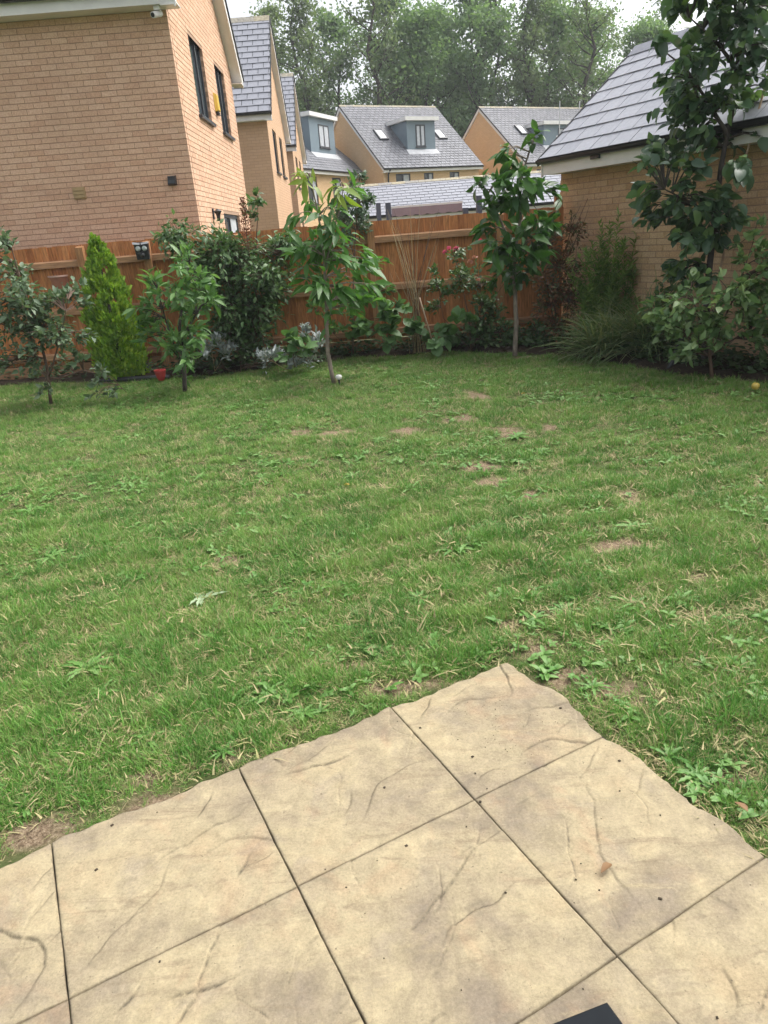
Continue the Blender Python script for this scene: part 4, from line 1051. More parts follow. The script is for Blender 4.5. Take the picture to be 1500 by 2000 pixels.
FILLD = dict(Y=9.9, stems=[[(-1.85, -0.01), (-1.82, 0.19), (-1.87, 0.33)], [(-1.84, -0.01), (-2.33, 0.16), (-2.52, 0.28)]],
  cl=[(-2.44, 0.31, 0.17), (-2.11, 0.14, 0.14), (-1.75, 0.18, 0.17), (-1.41, 0.03, 0.13), (-1.8, 0.33, 0.17), (-0.61, 0.09, 0.11), (-2.68, 0.15, 0.13)])
TIPS = [(2.7, 1.2), (2.89, 1.31), (3.04, 1.7), (3.22, 1.35), (3.31, 1.58), (3.48, 1.5), (2.96, 1.37), (3.17, 1.11), (2.8, 1.07), (3.43, 1.15), (3.66, 0.88), (3.09, 1.48), (2.88, 0.91), (3.28, 0.91), (3.05, 0.8)]

# ------------------------------------------------------------------ planting
plant('young_tree', 'slim grey trunked young tree with big drooping pointed leaves on the lawn', 'tree', WALNUT, (0.20, 0.066, PO_LA), MT['l_walnut'], 260, .028, MT['bark'], droop=.55, depth=1.0,
      young=lambda x, z: z > 2.05, n_obj=300)
plant('cherry_tree', 'small cherry tree with straight brown trunk and large glossy leaves before the fence end', 'tree', CHERRY, (0.19, 0.088, PO_OV), MT['l_cherry'], 330, .034, MT['bark'], droop=.6, n_obj=300)
plant('leafy_sapling', 'short bushy sapling with leaves down to its foot at the lawn edge by the conifer', 'tree', SAPLING, (0.14, 0.05, PO_LA), MT['l_sapling'], 560, .03, MT['bark_dark'], droop=.2, n_obj=300)
plant('pear_tree', 'tall dark leaved pear tree against the garage wall', 'tree', PEAR, (0.118, 0.078, PO_RD), MT['l_pear'], 470, .042, MT['bark_dark'], droop=.7, n_obj=300, depth=1.0, size_var=.4)
plant('apple_bush', 'low spreading apple bush with pale green leaves in front of the garage', 'bush', APPLE, (0.105, 0.06, PO_OV), MT['l_apple'], 900, .022, MT['twig'], droop=.15, n_obj=300, depth=1.0)
plant('fruit_tree', 'sparse greyish fruit tree with low trailing branch, left of the conifer', 'tree', LEFT, (0.075, 0.042, PO_OV), MT['l_left'], 1350, .022, MT['twig'], droop=.1, n_obj=300)
plant('climbing_shrub', 'dense dark green climbing shrub sprawling over the fence', 'shrub', CLIMBER, (0.078, 0.038, PO_OV), MT['l_climber'], 2300, .018, MT['twig'], droop=.2, n_obj=300, depth=.8)
plant('blue_green_shrub', 'blue green small leaved shrub rising above the fence behind the slim tree', 'shrub', GREY, (0.07, 0.044, PO_OV), MT['l_grey'], 1700, .014, MT['twig'], droop=.15, objs=False, depth=.4)
plant('bramble', 'low trailing bramble with broad lobed leaves along the fence foot', 'plant', TRAIL, (0.13, 0.115, PO_RD), MT['l_broad'], 380, .006, MT['twig'], droop=.1, depth=.5)
plant('silver_ragwort', 'small silver leaved ragwort clump beside the leafy sapling', 'plant', SILVA, (0.085, 0.036, PO_OV), MT['l_silver'], 1900, .006, MT['straw'], droop=-.3, depth=.5, objs=False)
plant('silver_ragwort', 'wide silver leaved ragwort clump beneath the climbing shrub', 'plant', SILVB, (0.085, 0.036, PO_OV), MT['l_silver'], 1900, .006, MT['straw'], droop=-.3, depth=.5, objs=False)
plant('broad_leaf_plant', 'broad round leaved green plant among the silver ragwort', 'plant', BROAD, (0.13, 0.115, PO_RD), MT['l_broad'], 320, .006, MT['twig'], droop=0, depth=.4)
rose, ro_off = plant('rose_bush', 'straggly rose bush with pink blooms against the fence', 'bush', ROSE, (0.065, 0.042, PO_OV), MT['l_rose'], 2000, .010, MT['twig'], droop=.1, depth=.5, objs=False)
pet = leaf_template(.045, .05, PO_RD, -.35, .2, 4)
for i, (fx, fz) in enumerate(ROSE['fl']):
    n_ = 11
    a = rng.uniform(0, 6.28, n_); e = rng.uniform(-.1, 1.2, n_)
    dv = np.stack([np.cos(a)*np.cos(e), np.sin(a)*np.cos(e)-.3, np.sin(e)], -1)
    scatter_mesh('flower', np.tile(np.array([[fx, 10.0, fz]])-ro_off, (n_, 1)), dv, rng.uniform(.6, 1.1, n_), pet, MT['pink'] if i < 5 else MT['pink_pale'], rose, kind=None)
plant('browning_shrub', 'rust brown withering shrub in the corner where fence meets garage', 'shrub', BROWN, (0.06, 0.03, PO_OV), MT['l_brown'], 2200, .012, MT['twig'], droop=.3, depth=.5, objs=False)

plant('bed_shrub', 'low leafy shrub behind the cherry trunk at the fence foot', 'shrub', FILLA, (0.075, 0.045, PO_OV), MT['l_climber'], 1300, .008, MT['twig'], droop=.1, depth=.6, objs=False)
plant('bed_shrub', 'leafy dark shrub between the sedge and the pear trunk', 'shrub', FILLB, (0.085, 0.05, PO_OV), MT['l_rose'], 1100, .010, MT['twig'], droop=.2, depth=.7, objs=False)
plant('bed_shrub', 'loose leafy shrub against the fence behind the slim grey trunk', 'shrub', FILLC, (0.085, 0.052, PO_OV), MT['l_sapling'], 1000, .008, MT['twig'], droop=.2, depth=.4, objs=False)
plant('bed_shrub', 'dark low shrub under the climbing shrub at the lawn edge', 'shrub', FILLD, (0.07, 0.036, PO_OV), MT['l_dark'], 1500, .008, MT['twig'], droop=.2, depth=.5, objs=False)

# conifer
cf = thing('conifer', 'bright lime green cone shaped conifer in front of the fence', 'tree', (-3.55, 10.12, 0))
MB().tube([(0,0,-.03),(0,0,1.7)], [.035,.008], 8).build('trunk', MT['bark_dark'], cf)
nc_ = 300
ch = rng.uniform(0, 1, nc_)**1.2; ca = rng.uniform(0, 2*np.pi, nc_)
cr_ = np.interp(ch, [0, .12, .35, .6, .8, .93, 1], [.25, .30, .31, .25, .155, .07, .01])*rng.uniform(.62, 1.08, nc_)
n_ = 13500
ci = rng.integers(0, nc_, n_)
ang = ca[ci]; lump = .045*(1.15-ch[ci])
P_ = np.stack([cr_[ci]*np.cos(ang), cr_[ci]*np.sin(ang), .10+ch[ci]*1.78], -1)+rng.normal(0, 1, (n_, 3))*lump[:, None]*np.array([1, 1, 1.7])
P_[:, 2] = np.maximum(P_[:, 2], .05)
D_ = np.stack([np.cos(ang)*.5, np.sin(ang)*.5, np.full(n_, .95)], -1)+rng.normal(0, .3, (n_, 3))
spray = (np.array([(-.010,0,0),(.010,0,0),(.026,.04,.006),(.012,.085,0),(0,.11,-.004),(-.012,.085,0),(-.026,.04,.006)]), np.array([(0,1,2,6),(6,2,3,5),(3,4,5,5)]))
spray = (spray[0], np.array([(0,1,2,6),(6,2,3,5)]))
scatter_mesh('crown', P_, D_, rng.uniform(.4, .85, n_), spray, MT['l_conifer'], cf, tw=1.0)

# upright leafy spikes
us = thing('upright_shrub', 'upright shrub of tall leafy green spikes beside the garage wall', 'shrub', (3.15, 9.55, 0))
off = np.array([3.15, 9.55, 0]); Pn, Dn = [], []
for (tx, tz) in TIPS*4:
    tx += rng.normal(0, .07); tz *= rng.uniform(.62, 1.02); ty = rng.normal(0, .14)
    bx0, by0 = rng.uniform(-.38, .3), rng.normal(0, .10)
    tipv = np.array([tx-off[0], ty, tz])
    pts = [np.array([bx0, by0, 0])*(1-s)+tipv*s+np.array([0, 0, .05*math.sin(3.14*s)]) for s in np.linspace(0, 1, 6)]
    MB().tube(pts, [.006,.005,.005,.004,.003,.002], 5).build('stem', MT['l_upright'], us)
    k = int(90*tz); s = rng.uniform(.22, 1, k)
    q = np.array([[np.interp(v, np.linspace(0, 1, 6), [p[i] for p in pts]) for i in range(3)] for v in s])
    a = rng.uniform(0, 6.28, k)
    Pn.append(q); Dn.append(np.stack([np.cos(a)*.8, np.sin(a)*.8, np.full(k, .75)], -1)+rng.normal(0, .2, (k, 3)))
Pn, Dn = np.concatenate(Pn), np.concatenate(Dn)
scatter_mesh('foliage', Pn, Dn, rng.uniform(.6, 1.2, len(Pn)), leaf_template(.10, .019, PO_LA, .3, .2, 4), MT['l_upright'], us)

# arching sedge clump
def blade_tpl(L, W, arch, n=6):
    V, F = [], []
    for i, t in enumerate(np.linspace(0, 1, n)):
        w2 = W/2*(1-t**2*.95); a = arch*t
        V += [(-w2, L*math.sin(a)/max(arch, .01), L*(1-math.cos(a))/max(arch, .01)*-1), (w2, L*math.sin(a)/max(arch, .01), -L*(1-math.cos(a))/max(arch, .01))]
        if i: F.append((2*i-2, 2*i-1, 2*i+1, 2*i))
    return np.array(V), np.array(F)
for (cx, cy, cz, n_, L, lab) in ((2.98, 8.95, 0, 950, .8, 'arching clump of long narrow sedge leaves at the lawn edge by the garage'), (3.45, 8.75, 0, 600, 1.15, 'taller clump of dry tipped grass leaves under the pear tree')):
    sg = thing('sedge', lab, 'grass clump', (cx, cy, cz))
    a = rng.uniform(0, 6.28, n_); el = rng.uniform(.5, 1.45, n_)
    dv = np.stack([np.cos(a)*np.cos(el)*1.2, np.sin(a)*np.cos(el)*.8, np.sin(el)], -1)
    pp = np.stack([rng.normal(0, .10, n_), rng.normal(0, .07, n_), np.full(n_, .01)], -1)
    scatter_mesh('blades', pp, dv, rng.uniform(.5, 1.1, n_), blade_tpl(L, .019, 1.25), MT['l_clump'], sg, tw=.25)

# rusty flower plume and dry stems
pl = thing('dock_plume', 'rusty red dried seed plume standing above the climbing shrub', 'plant', (-1.5, 10.0, 0))
MB().tube([(.02,0,0),(.0,0,.9),(-.02,0,1.7),(-.01,0,2.2)], [.008,.007,.006,.002], 6).build('stem', MT['twig'], pl)
n_ = 900
h_ = rng.uniform(0, 1, n_); a = rng.uniform(0, 6.28, n_); rr = (.10*(1-h_)**.8+.012)*rng.uniform(.2, 1, n_)*(1+.5*np.sin(h_*60))
scatter_mesh('seed_head', np.stack([rr*np.cos(a)-.015, rr*np.sin(a), 1.58+h_*.64], -1), np.stack([np.cos(a), np.sin(a), np.full(n_, .9)], -1), rng.uniform(.5, 1.1, n_), leaf_template(.03, .014, PO_OV, 0, .3, 3), MT['rust'], pl)
ds = thing('dry_stems', 'bunch of straw coloured bare stems against the fence', 'plant', (0.65, 10.35, 0))
for k in range(30):
    x0 = rng.normal(.05, .07); x1 = rng.uniform(-.32, .42); z1 = rng.uniform(1.0, 2.0); y1 = rng.normal(0, .07)
    dz = .25*rng.uniform(0, 1)
    MB().tube([(x0,0,0),(x0*.6+x1*.2,y1*.4,z1*.5),(x0*.2+x1*.75,y1*.8,z1*.85),(x1,y1,z1)], [.0042,.0036,.0028,.0012], 4).build('stem', MT['straw'] if k % 3 else MT['twig'], ds)
sk = MB(); sk.tube([(0.89,9.85,.05),(0.80,9.88,.45),(0.71,9.92,.81)], .011, 8)
tag(sk.build('garden_cane', MT['cane'], smooth=True), 'pale garden stick leaning in the bramble by the fence', 'stick')
ck = MB(); ck.tube([(3.86,7.99,0),(3.87,7.98,1.0),(3.95,7.96,1.8),(4.08,7.95,2.5),(4.15,7.95,2.85)], .012, 8)
tag(ck.build('support_cane', MT['cane'], smooth=True), 'long bamboo cane tied beside the dark pear trunk', 'cane')

# low dark ground cover in the bed
gc_p = []
for k in range(5200):
    s = rng.uniform(0, len(EDGE)-3); i0 = int(s); f = s-i0
    e = ev[i0]*(1-f)+ev[i0+1]*f; b2 = bv[i0]*(1-f)+bv[i0+1]*f
    q = rng.uniform(.12, .9); pt = e*(1-q)+b2*q
    if pt[0] < -2.6 and rng.uniform() < .6: continue
    gc_p.append((pt[0], pt[1], abs(rng.normal(0, .09))+.03))
gc_p = np.array(gc_p); n_ = len(gc_p)
a = rng.uniform(0, 6.28, n_)
gc = scatter_mesh('ground_cover', gc_p, np.stack([np.cos(a), np.sin(a), rng.uniform(-.1, .7, n_)], -1), rng.uniform(.6, 1.4, n_), leaf_template(.075, .045, PO_OV, .2, .25, 4), MT['l_dark'], None)
tag(gc, 'low dark leafy ground cover spread over the planted bed', 'ground cover', kind='stuff')

# ------------------------------------------------------------------ tall trees beyond the houses
def bg_tree_data(seed, H, cw, z0, nleaf, airy):
    """(trunk mesh builder, leaf points, dirs)"""
    r = np.random.default_rng(seed)
    tb = MB(); limbs = []
    base_r = H*.013+.05
    tp = [np.array([0, 0, -.1])]
    for k in range(1, 9): tp.append(np.array([r.normal(0, .12)*k*.5, r.normal(0, .12)*k*.5, H*.93*k/8]))
    tb.tube(tp, [base_r*(1-.88*k/8) for k in range(9)], 8)
    nl = 34
    for k in range(nl):
        t = z0/H+(1-z0/H)*((k+r.uniform())/nl)*.97
        o = np.array([np.interp(t*H, [p[2] for p in tp], [p[i] for p in tp]) for i in range(3)])
        rel = (t-z0/H)/(1-z0/H)
        env = cw*np.interp(rel, [0, .15, .4, .65, .85, 1], [.55, .85, 1, .85, .55, .15])
        a = r.uniform(0, 6.28); ln = env*r.uniform(.55, 1.1)
        e = o+np.array([math.cos(a)*ln, math.sin(a)*ln, ln*r.uniform(.45, 1.1)])
        m1 = (o+e)/2+np.array([0, 0, -.12*ln])
        rb = base_r*(1-.85*t)*.5
        tb.tube([o, m1, e], [rb, rb*.6, rb*.2], 5)
        limbs.append((o, m1, e))
        for q in range(3):
            s0 = r.uniform(.35, .9); b0 = o*(1-s0)+e*s0
            e2 = b0+r.normal(0, .33, 3)*ln+np.array([0, 0, .2*ln])
            tb.tube([b0, (b0+e2)/2+r.normal(0, .08, 3), e2], [rb*.35, rb*.25, rb*.12], 4)
            limbs.append((b0, (b0+e2)/2, e2))
    P = []
    per = nleaf//len(limbs)
    for o, m1, e in limbs:
        nc = 6
        for c_ in range(nc):
            s = r.uniform(.25, 1.05)
            cen = o*(1-s)**2+2*m1*s*(1-s)+e*s*s
            sg = airy*r.uniform(.6, 1.3)
            P.append(cen+r.normal(0, 1, (per//nc, 3))*np.array([sg, sg, sg*.85]))
    P = np.concatenate(P)
    D = r.normal(0, 1, P.shape)+np.array([0, 0, -.4])
    return tb, P, D
leafq = (np.array([(-.5,0,0),(.5,0,.05),(.45,1,0),(-.45,1,.08)])*np.array([.6, 1, 1]), np.array([(0,1,2,3)]))
KINDS = [dict(seed=21, H=19.5, cw=3.3, z0=3.0, n=11000, airy=.44, sz=.21, mat='bg_a', lab='tall leafy mid green tree', name='ash_tree'),
         dict(seed=22, H=20.5, cw=2.9, z0=4.0, n=7000, airy=.40, sz=.20, mat='bg_b', lab='tall open olive green tree', name='poplar_tree'),
         dict(seed=23, H=17.5, cw=3.6, z0=2.2, n=12500, airy=.50, sz=.21, mat='bg_c', lab='rounded lighter green tree', name='willow_tree'),
         dict(seed=24, H=21.0, cw=2.6, z0=5.0, n=3600, airy=.36, sz=.19, mat='bg_b', lab='thin see-through tree', name='birch_tree')]
for K in KINDS:
    tb, P_, D_ = bg_tree_data(K['seed'], K['H'], K['cw'], K['z0'], K['n'], K['airy'])
    K['tm'] = tb.mesh('trunk', MT['bark_dark'], True)
    V, F = leafq; x_, y_, z_ = frames(D_, tw=1.0); S_ = rng.uniform(.7, 1.3, len(P_))*K['sz']
    vv = (P_[:, None, :]+S_[:, None, None]*(V[None, :, 0:1]*x_[:, None]+V[None, :, 1:2]*y_[:, None]+V[None, :, 2:3]*z_[:, None])).reshape(-1, 3)
    K['cm'] = np_mesh('crown', vv, (F[None]+(np.arange(len(P_))*4)[:, None, None]).reshape(-1, 4), MT[K['mat']])
# (x, y, kind, scale, turn, what it rises behind)
BG = [(-6.2,62,1,.97,0.3,'behind the ridge of the second brick house'),(-3.2,58,1,1.0,2.0,'behind the sideways dormer house'),(-0.8,64,0,1.0,1.2,'behind the gable peak of the double skylight house'),(1.6,57,3,1.0,0.5,'behind the left skylight of the dormer house'),
      (3.0,62,0,1.02,4.0,'straight behind the central dormer'),(5.4,59,2,1.0,0.9,'behind the right end of the central dormer house ridge'),(7.2,65,2,1.08,3.1,'behind the right skylight of the central dormer house'),(9.6,60,0,1.04,2.2,'in the gap between the two far dormer houses'),
      (11.6,66,1,1.05,5.0,'behind the gable peak of the scaffolded house'),(13.4,60,1,.98,1.5,'behind the lone skylight of the scaffolded house'),(15.6,63,2,1.05,2.9,'behind the scaffold poles'),(17.6,59,3,.95,3.6,'where scaffolded house and garage roof meet'),
      (19.4,65,2,1.02,0.2,'behind the left verge of the garage roof'),(22.0,60,2,.9,1.0,'behind the garage ridge end'),(24.6,64,3,.92,4.4,'left of the pear tree top'),(26.8,61,2,.82,2.5,'behind the pear tree crown'),(29.8,65,0,.78,0.6,'behind the garage ridge'),
      (-9.2,66,0,.86,3.3,'behind the near brick house'),(33.0,62,2,.75,5.3,'far behind the garage'),
      (-4.5,74,2,.9,1.0,None),(3.5,75,0,1.0,3.0,None),(10.0,74,2,1.0,4.0,None),(17.0,75,0,.9,1.6,None),(25.0,74,0,.75,2.6,None)]
for (x, y, k, s, a, wh) in BG:
    K = KINDS[k]
    lab = K['lab']+' '+wh if wh else 'dim tree of the rear rank, seen through gaps between nearer trees'
    t_ = thing(K['name'], lab, 'tree', (x, y, -.05), a, 'rear rank of far trees' if wh is None else 'trees beyond the far houses')
    t_.scale = (s*1.02, s*1.02, s*.92)
    for nm, me in (('trunk', K['tm']), ('crown', K['cm'])):
        o = bpy.data.objects.new(nm, me); link(o, t_)
        if nm == 'crown': o['kind'] = 'stuff'
# understorey hedge behind the houses
hx = rng.uniform(-20, 42, 26000); hy = rng.uniform(66, 70, 26000); hz = np.abs(rng.normal(0, 1, 26000))**.8*(2.4+1.2*np.sin(hx*.7)+.8*np.sin(hx*1.9))
us_ = scatter_mesh('undergrowth', np.stack([hx, hy, hz], -1), rng.normal(0, 1, (26000, 3)), rng.uniform(.3, .5, 26000), leafq, MT['bg_a'], None, tw=1.0)
tag(us_, 'mass of green undergrowth below the far trees', 'undergrowth', kind='stuff')

# ------------------------------------------------------------------ grass
n0 = 78000
gxp = rng.uniform(-6.6, 5.0, n0); gyp = rng.uniform(0.9, 10.7, n0)
# more tufts close by
nn = 34000
gxp = np.concatenate([gxp, rng.uniform(-2.6, 2.4, nn)]); gyp = np.concatenate([gyp, rng.uniform(1.2, 4.6, nn)])
rel = np.stack([gxp, gyp], -1)-PO
pu, pv = rel@PL/SL, rel@PD/SL
in_patio = (pu < U_EDGE+.012) & (pv < V_EDGE+.012)
eyy = np.interp(gxp, ev[:, 0], ev[:, 1])
ok = (~in_patio) & (gyp < eyy+.06+.05*fnoise(gxp, gyp, 9, 3, 1.5)) & (np.abs(gxp) < .62*gyp+1.0)
dens = np.ones(len(gxp)); 
nz = fnoise(gxp, gyp, 21, 5, .8)
dens *= np.clip(.92+.35*nz, .55, 1)
dens *= 1-.86*worn(gxp, gyp)
# thin strip of trodden turf along the patio edge
pe = np.maximum(pu-U_EDGE, pv-V_EDGE)*SL
strip = np.clip((pe-.005-.05*(fnoise(gxp, gyp, 61, 3, 1.2)+.4))/.07, .6, 1)
dens *= strip
far = np.ones(len(gxp))
keep = ok & (rng.uniform(0, 1, len(gxp)) < dens*far)
gxp, gyp, dens, pe = gxp[keep], gyp[keep], dens[keep], pe[keep]
ng_ = len(gxp)
print('grass tufts', ng_)
def tuft(seed, nb, Lm, spread):
    r = np.random.default_rng(seed); V, F = [], []
    for k in range(nb):
        L = Lm*r.uniform(.55, 1.25); a = r.uniform(0, 6.28); lean = r.uniform(.1, 1.25); w2 = r.choice([.0012, .0016, .002, .0026])
        b0 = np.array([r.normal(0, spread), r.normal(0, spread), -.004]); dr = np.array([math.cos(a), math.sin(a), 0]); sd_ = np.array([-math.sin(a), math.cos(a), 0])
        base = len(V)
        for i, t in enumerate((0, .4, .75, 1)):
            c_ = b0+dr*L*math.sin(lean)*t*(.5+.7*t)+np.array([0, 0, L*math.cos(lean*.8)*(t-.28*lean*t*t)])
            ww = w2*(1-.9*t**1.5)
            V += [c_-sd_*ww, c_+sd_*ww]
            if i: F.append((base+2*i-2, base+2*i-1, base+2*i+1, base+2*i))
    return np.array(V), np.array(F)
def grass_material():
    m, n, l, p = new_mat('lawn_grass')
    wp = world_pos(n)
    big = noise(n, l, 2.0, 7, 0.7, wp, .5)
    c = ramp(n, l, big, [(0.085,0.235,0.036), (0.135,0.315,0.048), (0.22,0.385,0.078)], [.36, .5, .62])
    fine = noise(n, l, 9, 5, .65, wp)
    c = mix(n, l, ramp(n, l, fine, [(0,0,0), (.75,)*3], [.48, .68]), c, (0.235,0.35,0.10))
    rv = rand_value(n, l)
    c = mix(n, l, ramp(n, l, rv, [(0,0,0), (0,0,0), (.8,)*3], [0, .80, .95]), c, (0.42,0.36,0.17))
    dark = mix(n, l, .8, c, (0.55,0.68,0.6), 'MULTIPLY')
    c = mix(n, l, ramp(n, l, rv, [(1,)*3, (0,0,0)], [.0, .45]), c, dark)
    l.new(c, p.inputs['Base Color']); p.inputs['Roughness'].default_value = .5; p.inputs['Specular IOR Level'].default_value = .35
    tr = n.new('ShaderNodeBsdfTranslucent'); l.new(c, tr.inputs['Color'])
    ms = n.new('ShaderNodeMixShader'); ms.inputs[0].default_value = .35
    l.new(p.outputs[0], ms.inputs[1]); l.new(tr.outputs[0], ms.inputs[2]); l.new(ms.outputs[0], n['Material Output'].inputs['Surface'])
    return m
m_grass = grass_material()

def gn_scatter(name, P, rot, scl, idx, meshes):
    me = bpy.data.meshes.new(name); me.vertices.add(len(P)); me.vertices.foreach_set('co', P.astype(np.float32).ravel())
    for an, ty, dat, key in (('rot', 'FLOAT_VECTOR', rot, 'vector'), ('scl', 'FLOAT', scl, 'value'), ('idx', 'INT', idx, 'value')):
        at = me.attributes.new(an, ty, 'POINT'); at.data.foreach_set(key, np.ascontiguousarray(dat, np.int32 if ty == 'INT' else np.float32).ravel())
    o = bpy.data.objects.new(name, me); link(o)
    g = bpy.data.node_groups.new(name+'_scatter', 'GeometryNodeTree')
    g.interface.new_socket('Geometry', in_out='INPUT', socket_type='NodeSocketGeometry'); g.interface.new_socket('Geometry', in_out='OUTPUT', socket_type='NodeSocketGeometry')
    N, Lk = g.nodes, g.links
    gi, go = N.new('NodeGroupInput'), N.new('NodeGroupOutput')
    jn = N.new('GeometryNodeJoinGeometry')
    for m_ in meshes:
        src = bpy.data.objects.new(name+'_source', m_)
        oi = N.new('GeometryNodeObjectInfo'); oi.inputs['Object'].default_value = src; oi.inputs['As Instance'].default_value = False
        ti = N.new('GeometryNodeGeometryToInstance'); Lk.new(oi.outputs['Geometry'], ti.inputs[0]); Lk.new(ti.outputs[0], jn.inputs[0])
    ip = N.new('GeometryNodeInstanceOnPoints')
    Lk.new(gi.outputs[0], ip.inputs['Points']); Lk.new(jn.outputs[0], ip.inputs['Instance']); ip.inputs['Pick Instance'].default_value = True
    for an, ty, sk_ in (('idx', 'INT', 'Instance Index'), ('rot', 'FLOAT_VECTOR', 'Rotation'), ('scl', 'FLOAT', 'Scale')):
        na = N.new('GeometryNodeInputNamedAttribute'); na.data_type = ty; na.inputs['Name'].default_value = an
        Lk.new([s for s in na.outputs if s.enabled and s.name == 'Attribute'][0], ip.inputs[sk_])
    Lk.new(ip.outputs[0], go.inputs[0])
    md = o.modifiers.new('scatter', 'NODES'); md.node_group = g
    return o
tm = []
for s in range(6):
    V, F = tuft(300+s, 62, .037, .030); tm.append(np_mesh('tuft', V, F, m_grass))
for s in range(2):
    V, F = tuft(320+s, 26, .062, .022); tm.append(np_mesh('tuft', V, F, m_grass))
m_straw = rand_plain('dead_grass', [(0.28,0.23,0.11), (0.36,0.31,0.16), (0.24,0.24,0.09)], .8, 40, .2, bmp=0)
for s in range(2):
    V, F = tuft(340+s, 30, .034, .035); V = V*np.array([1.5, 1.5, .7]); tm.append(np_mesh('tuft', V, F, m_straw))
idx = np.where(rng.uniform(0, 1, ng_) < .93, rng.integers(0, 6, ng_), rng.integers(6, 8, ng_))
idx = np.where(rng.uniform(0, 1, ng_) < np.clip(.01+.07*fnoise(gxp, gyp, 95, 4, 1.1)+.22*(1-dens), 0, .4), rng.integers(8, 10, ng_), idx)
long_n = fnoise(gxp, gyp, 88, 4, .9)
scl = np.clip(.85+.25*long_n+.3*fnoise(gxp, gyp, 91, 3, 3.2)+rng.normal(0, .18, ng_), .4, 1.7)*np.clip(.45+.6*dens, .45, 1)*np.clip(.55+pe*4, .55, 1)
P_ = np.stack([gxp, gyp, np.minimum(lawn_z(gxp, gyp), -.009)], -1)
rot = np.stack([rng.normal(0, .12, ng_), rng.normal(0, .12, ng_), rng.uniform(0, 6.28, ng_)], -1)
tag(gn_scatter('grass', P_, rot, scl, idx, tm), 'uneven green lawn grass with thin bare patches', 'grass', kind='stuff')

# broad-leaved weeds of the lawn
m_weed = leaf_mat('weed_leaf', [(0.10,0.24,0.045), (0.14,0.285,0.06), (0.19,0.33,0.10)], .5, .3)
m_weed_pale = leaf_mat('pale_weed_leaf', [(0.26,0.37,0.19), (0.36,0.45,0.28)], .55, .25)
def rosette(seed, nl, mat, jag=True):
    r = np.random.default_rng(seed); V, F = [], []
    for k in range(nl):
        a = r.uniform(0, 2*math.pi) if k % 3 else 2*math.pi*k/nl; L = r.uniform(.35, 1.2); w = .105 if jag else .2; el = r.uniform(.35, 1.1)
        n = 9; base = len(V)
        for i, t in enumerate(np.linspace(0, 1, n)):
            ww = w*math.sin(math.pi*min(1, t*.85+.1))**.8*((.55 if i % 2 else 1.15) if jag else 1)*(1 if t < 1 else .1)
            rad = L*t*math.cos(el*(1-t*.6)); z = L*.55*math.sin(el)*(t-.75*t*t)*1.6+.02
            c_, s_ = math.cos(a), math.sin(a)
            for q in (-1, 0, 1): V.append((rad*c_-q*ww*s_, rad*s_+q*ww*c_, z+abs(q)*.04*L))
            if i:
                b0 = base+3*(i-1)
                F += [(b0, b0+1, b0+4, b0+3), (b0+1, b0+2, b0+5, b0+4)]
    return np_mesh('leaves', np.array(V), np.array(F), mat)
ros = [rosette(s, n, m_weed) for s, n in ((1, 14), (2, 18), (3, 22), (4, 16))]+[rosette(5, 10, m_weed_pale)]
WEEDS = [(0.21,4.59,.14),(0.45,3.59,.15),(0.38,3.54,.14),(-1.35,2.64,.13),(1.43,3.69,.12),(2.11,4.81,.1),(-0.97,3.23,.14),(-2.52,4.74,.15),(1.12,2.81,.1),(0.63,2.75,.10),(0.79,2.81,.09),(0.14,3.04,.09),(-0.53,2.35,.1),(0.88,1.84,.08),(0.93,1.74,.09),(-1.27,1.83,.07),(-0.88,5.46,.12),(-0.52,5.36,.1),(1.17,5.71,.14),(1.34,2.82,.1),(-0.52,2.83,.08),(-0.21,4.97,.1),(-1.58,7.56,.13),(-0.94,2.13,.08),(0.75,2.24,.08),(-0.6,2.33,.07),(-0.37,2.22,.08),(-0.64,2.03,.06),(2.16,4.85,.08),(0.84,3.94,.09),(0.64,3.89,.09),(0.99,3.26,.09),(1.13,3.12,.1),(1.56,3.63,.08),(0.0,5.88,.11),(2.28,4.25,.09),(-1.42,5.27,.11),(-1.74,4.48,.11),(-2.02,3.88,.12),(1.09,3.07,.07),(1.92,3.71,.08),(-0.33,4.18,.08),(1.27,5.23,.11),(1.08,9.67,.11),(-1.22,2.45,.09)]
for i, (x, y, s) in enumerate(WEEDS):
    pale = i == 6
    d_ = thing('dandelion', 'pale grey green dandelion rosette standing out on the lawn' if pale else 'green dandelion rosette growing flat in the lawn', 'weed', (x, y, float(lawn_z(x, y))+.004), rng.uniform(0, 6.28), None if pale else 'dandelion rosettes in the lawn')
    own = {0: 'large dandelion rosette alone in the middle of the lawn', 3: 'spreading dandelion rosette in the longer grass left of the patio', 14: 'dandelion rosette leaning over the right edge of the patio'}.get(i)
    if own: d_['label'] = own
    o = bpy.data.objects.new('leaves', ros[4] if pale else ros[i % 4]); link(o, d_); o.scale = (s*.9, s*.9, s*.75)
# small clover and plantain scattered through the turf
nw = 11000
wx = rng.uniform(-4.5, 4, nw); wy = rng.uniform(1.4, 9.8, nw)
rel = np.stack([wx, wy], -1)-PO; pu, pv = rel@PL/SL, rel@PD/SL
kk = ~((pu < U_EDGE+.03) & (pv < V_EDGE+.03)) & (wy < np.interp(wx, ev[:, 0], ev[:, 1])) & (fnoise(wx, wy, 71, 4, .6) > .12)
wx, wy = wx[kk], wy[kk]; nw = len(wx)
small = [rosette(s, n, m_weed, False) for s, n in ((11, 6), (12, 7), (13, 5))]+[rosette(14, 7, m_weed, True)]
wo = gn_scatter('lawn_weeds', np.stack([wx, wy, lawn_z(wx, wy)+.012], -1), np.stack([rng.normal(0, .15, nw), rng.normal(0, .15, nw), rng.uniform(0, 6.28, nw)], -1), rng.uniform(.02, .055, nw), rng.integers(0, 4, nw), small)
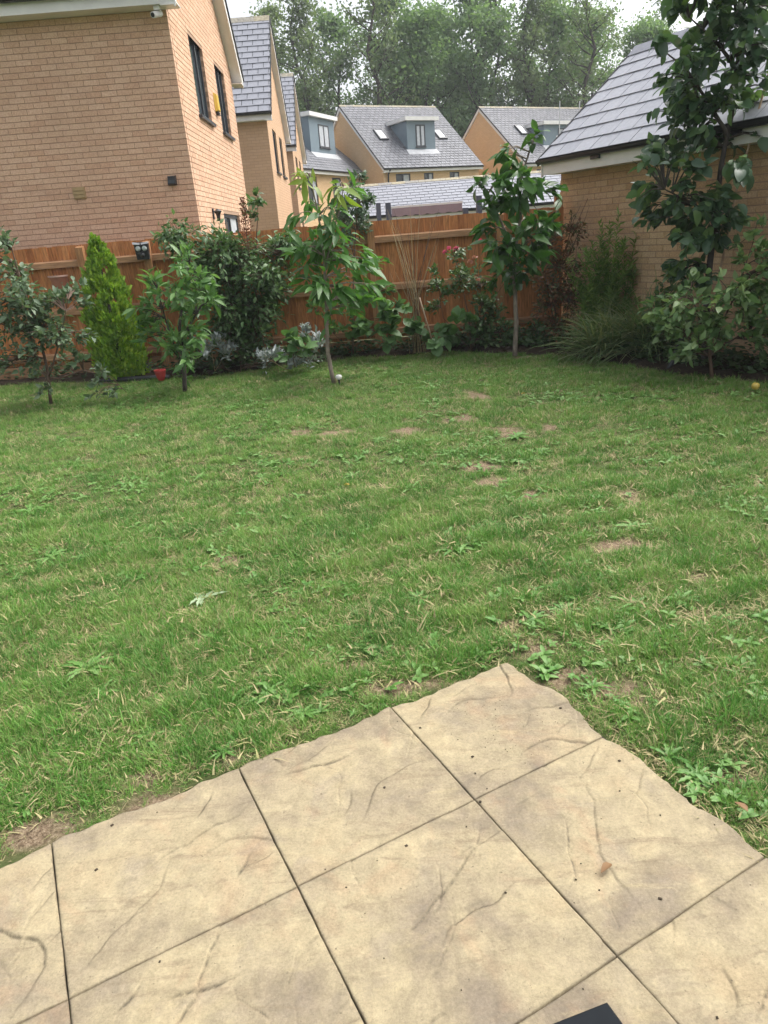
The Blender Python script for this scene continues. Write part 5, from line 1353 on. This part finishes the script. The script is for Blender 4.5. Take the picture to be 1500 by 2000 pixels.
tag(wo, 'small clover and plantain leaves scattered through the lawn', 'weeds', kind='stuff')

# fallen things
crumb = MB()
for k in range(170):
    u, v = (random.uniform(-2.2, .9), random.uniform(-1.7, .88)) if k < 60 else (random.gauss(.52, .13), random.gauss(.42, .16))
    if u > .9 or v > .9: continue
    q = PO+u*SL*PL+v*SL*PD; s = random.choice([.0015, .0018, .002, .0025, .003, .0045] if k < 60 else [.0008, .0012, .0016])
    a = random.uniform(0, 3)
    c_, s_ = math.cos(a), math.sin(a)
    pts = [(-1.2,-.8,0),(1,-1,0),(1.3,.7,0),(-.9,1,0),(-.6,-.4,1),(.5,-.5,1.1),(.6,.4,.9),(-.5,.5,1)]
    crumb.hexa([(q[0]+s*(p[0]*c_-p[1]*s_), q[1]+s*(p[0]*s_+p[1]*c_), .001+s*p[2]*.7) for p in pts])
tag(crumb.build('soil_crumbs', plain('dark_crumb', (0.05,0.035,0.02), .9), kind='stuff'), 'dark soil crumbs littering the patio slabs', 'soil crumbs')
lv = leaf_template(.045, .026, PO_OV, .3, .5, 5)
m_dead = leaf_mat('dead_leaf', [(0.26,0.14,0.05), (0.18,0.10,0.045)], .7, .1)
m_yel = leaf_mat('yellow_leaf', [(0.55,0.36,0.06), (0.5,0.3,0.05)], .6, .2)
for (x, y, z, a, m_, lab) in ((1.0,1.56,.014,.5,m_dead,'curled brown leaf lying on the patio edge'), (-0.23,4.72,.02,1.2,m_yel,'yellow fallen leaf lying in mid lawn'), (1.54,7.1,.03,2.0,m_yel,'yellow fallen leaf on the far lawn'), (0.55,1.42,.012,2.2,m_dead,'brown leaf scrap lying on the middle of a slab')):
    o = bpy.data.objects.new('fallen_leaf', np_mesh('fallen_leaf', lv[0], lv[1], m_, True)); link(o); o.location = (x, y, z); o.rotation_euler = (.3, .2, a); tag(o, lab, 'leaf')
ap_ = thing('fallen_apple', 'yellow fallen apple lying on the grass before the apple bush', 'apple', (3.63, 6.55, .02))
b = MB(); b.lathe([(0,-.002),(.012,-.004),(.03,.006),(.037,.028),(.033,.05),(.018,.062),(.006,.058),(0,.052)], 14); b.build('fruit', plain('yellow_apple', (.55,.40,.08), .4), ap_, smooth=True)
MB().tube([(0,0,.05),(.004,.002,.075)], .0018, 5).build('stalk', MT['twig'], ap_)

# ------------------------------------------------------------------ thin damp air
m_h = bpy.data.materials.new('haze'); m_h.use_nodes = True
hn = m_h.node_tree.nodes; hn.remove(hn['Principled BSDF'])
pv_ = hn.new('ShaderNodeVolumePrincipled'); pv_.inputs['Color'].default_value = (0.9, 0.93, 0.97, 1); pv_.inputs['Density'].default_value = 0.0011
m_h.node_tree.links.new(pv_.outputs[0], hn['Material Output'].inputs['Volume'])
hz_ = MB().box(-60, 70, -25, 95, -1.1, 24).build('haze', m_h)
tag(hz_, 'thin pale damp air over the gardens and far trees', 'haze', kind='stuff')
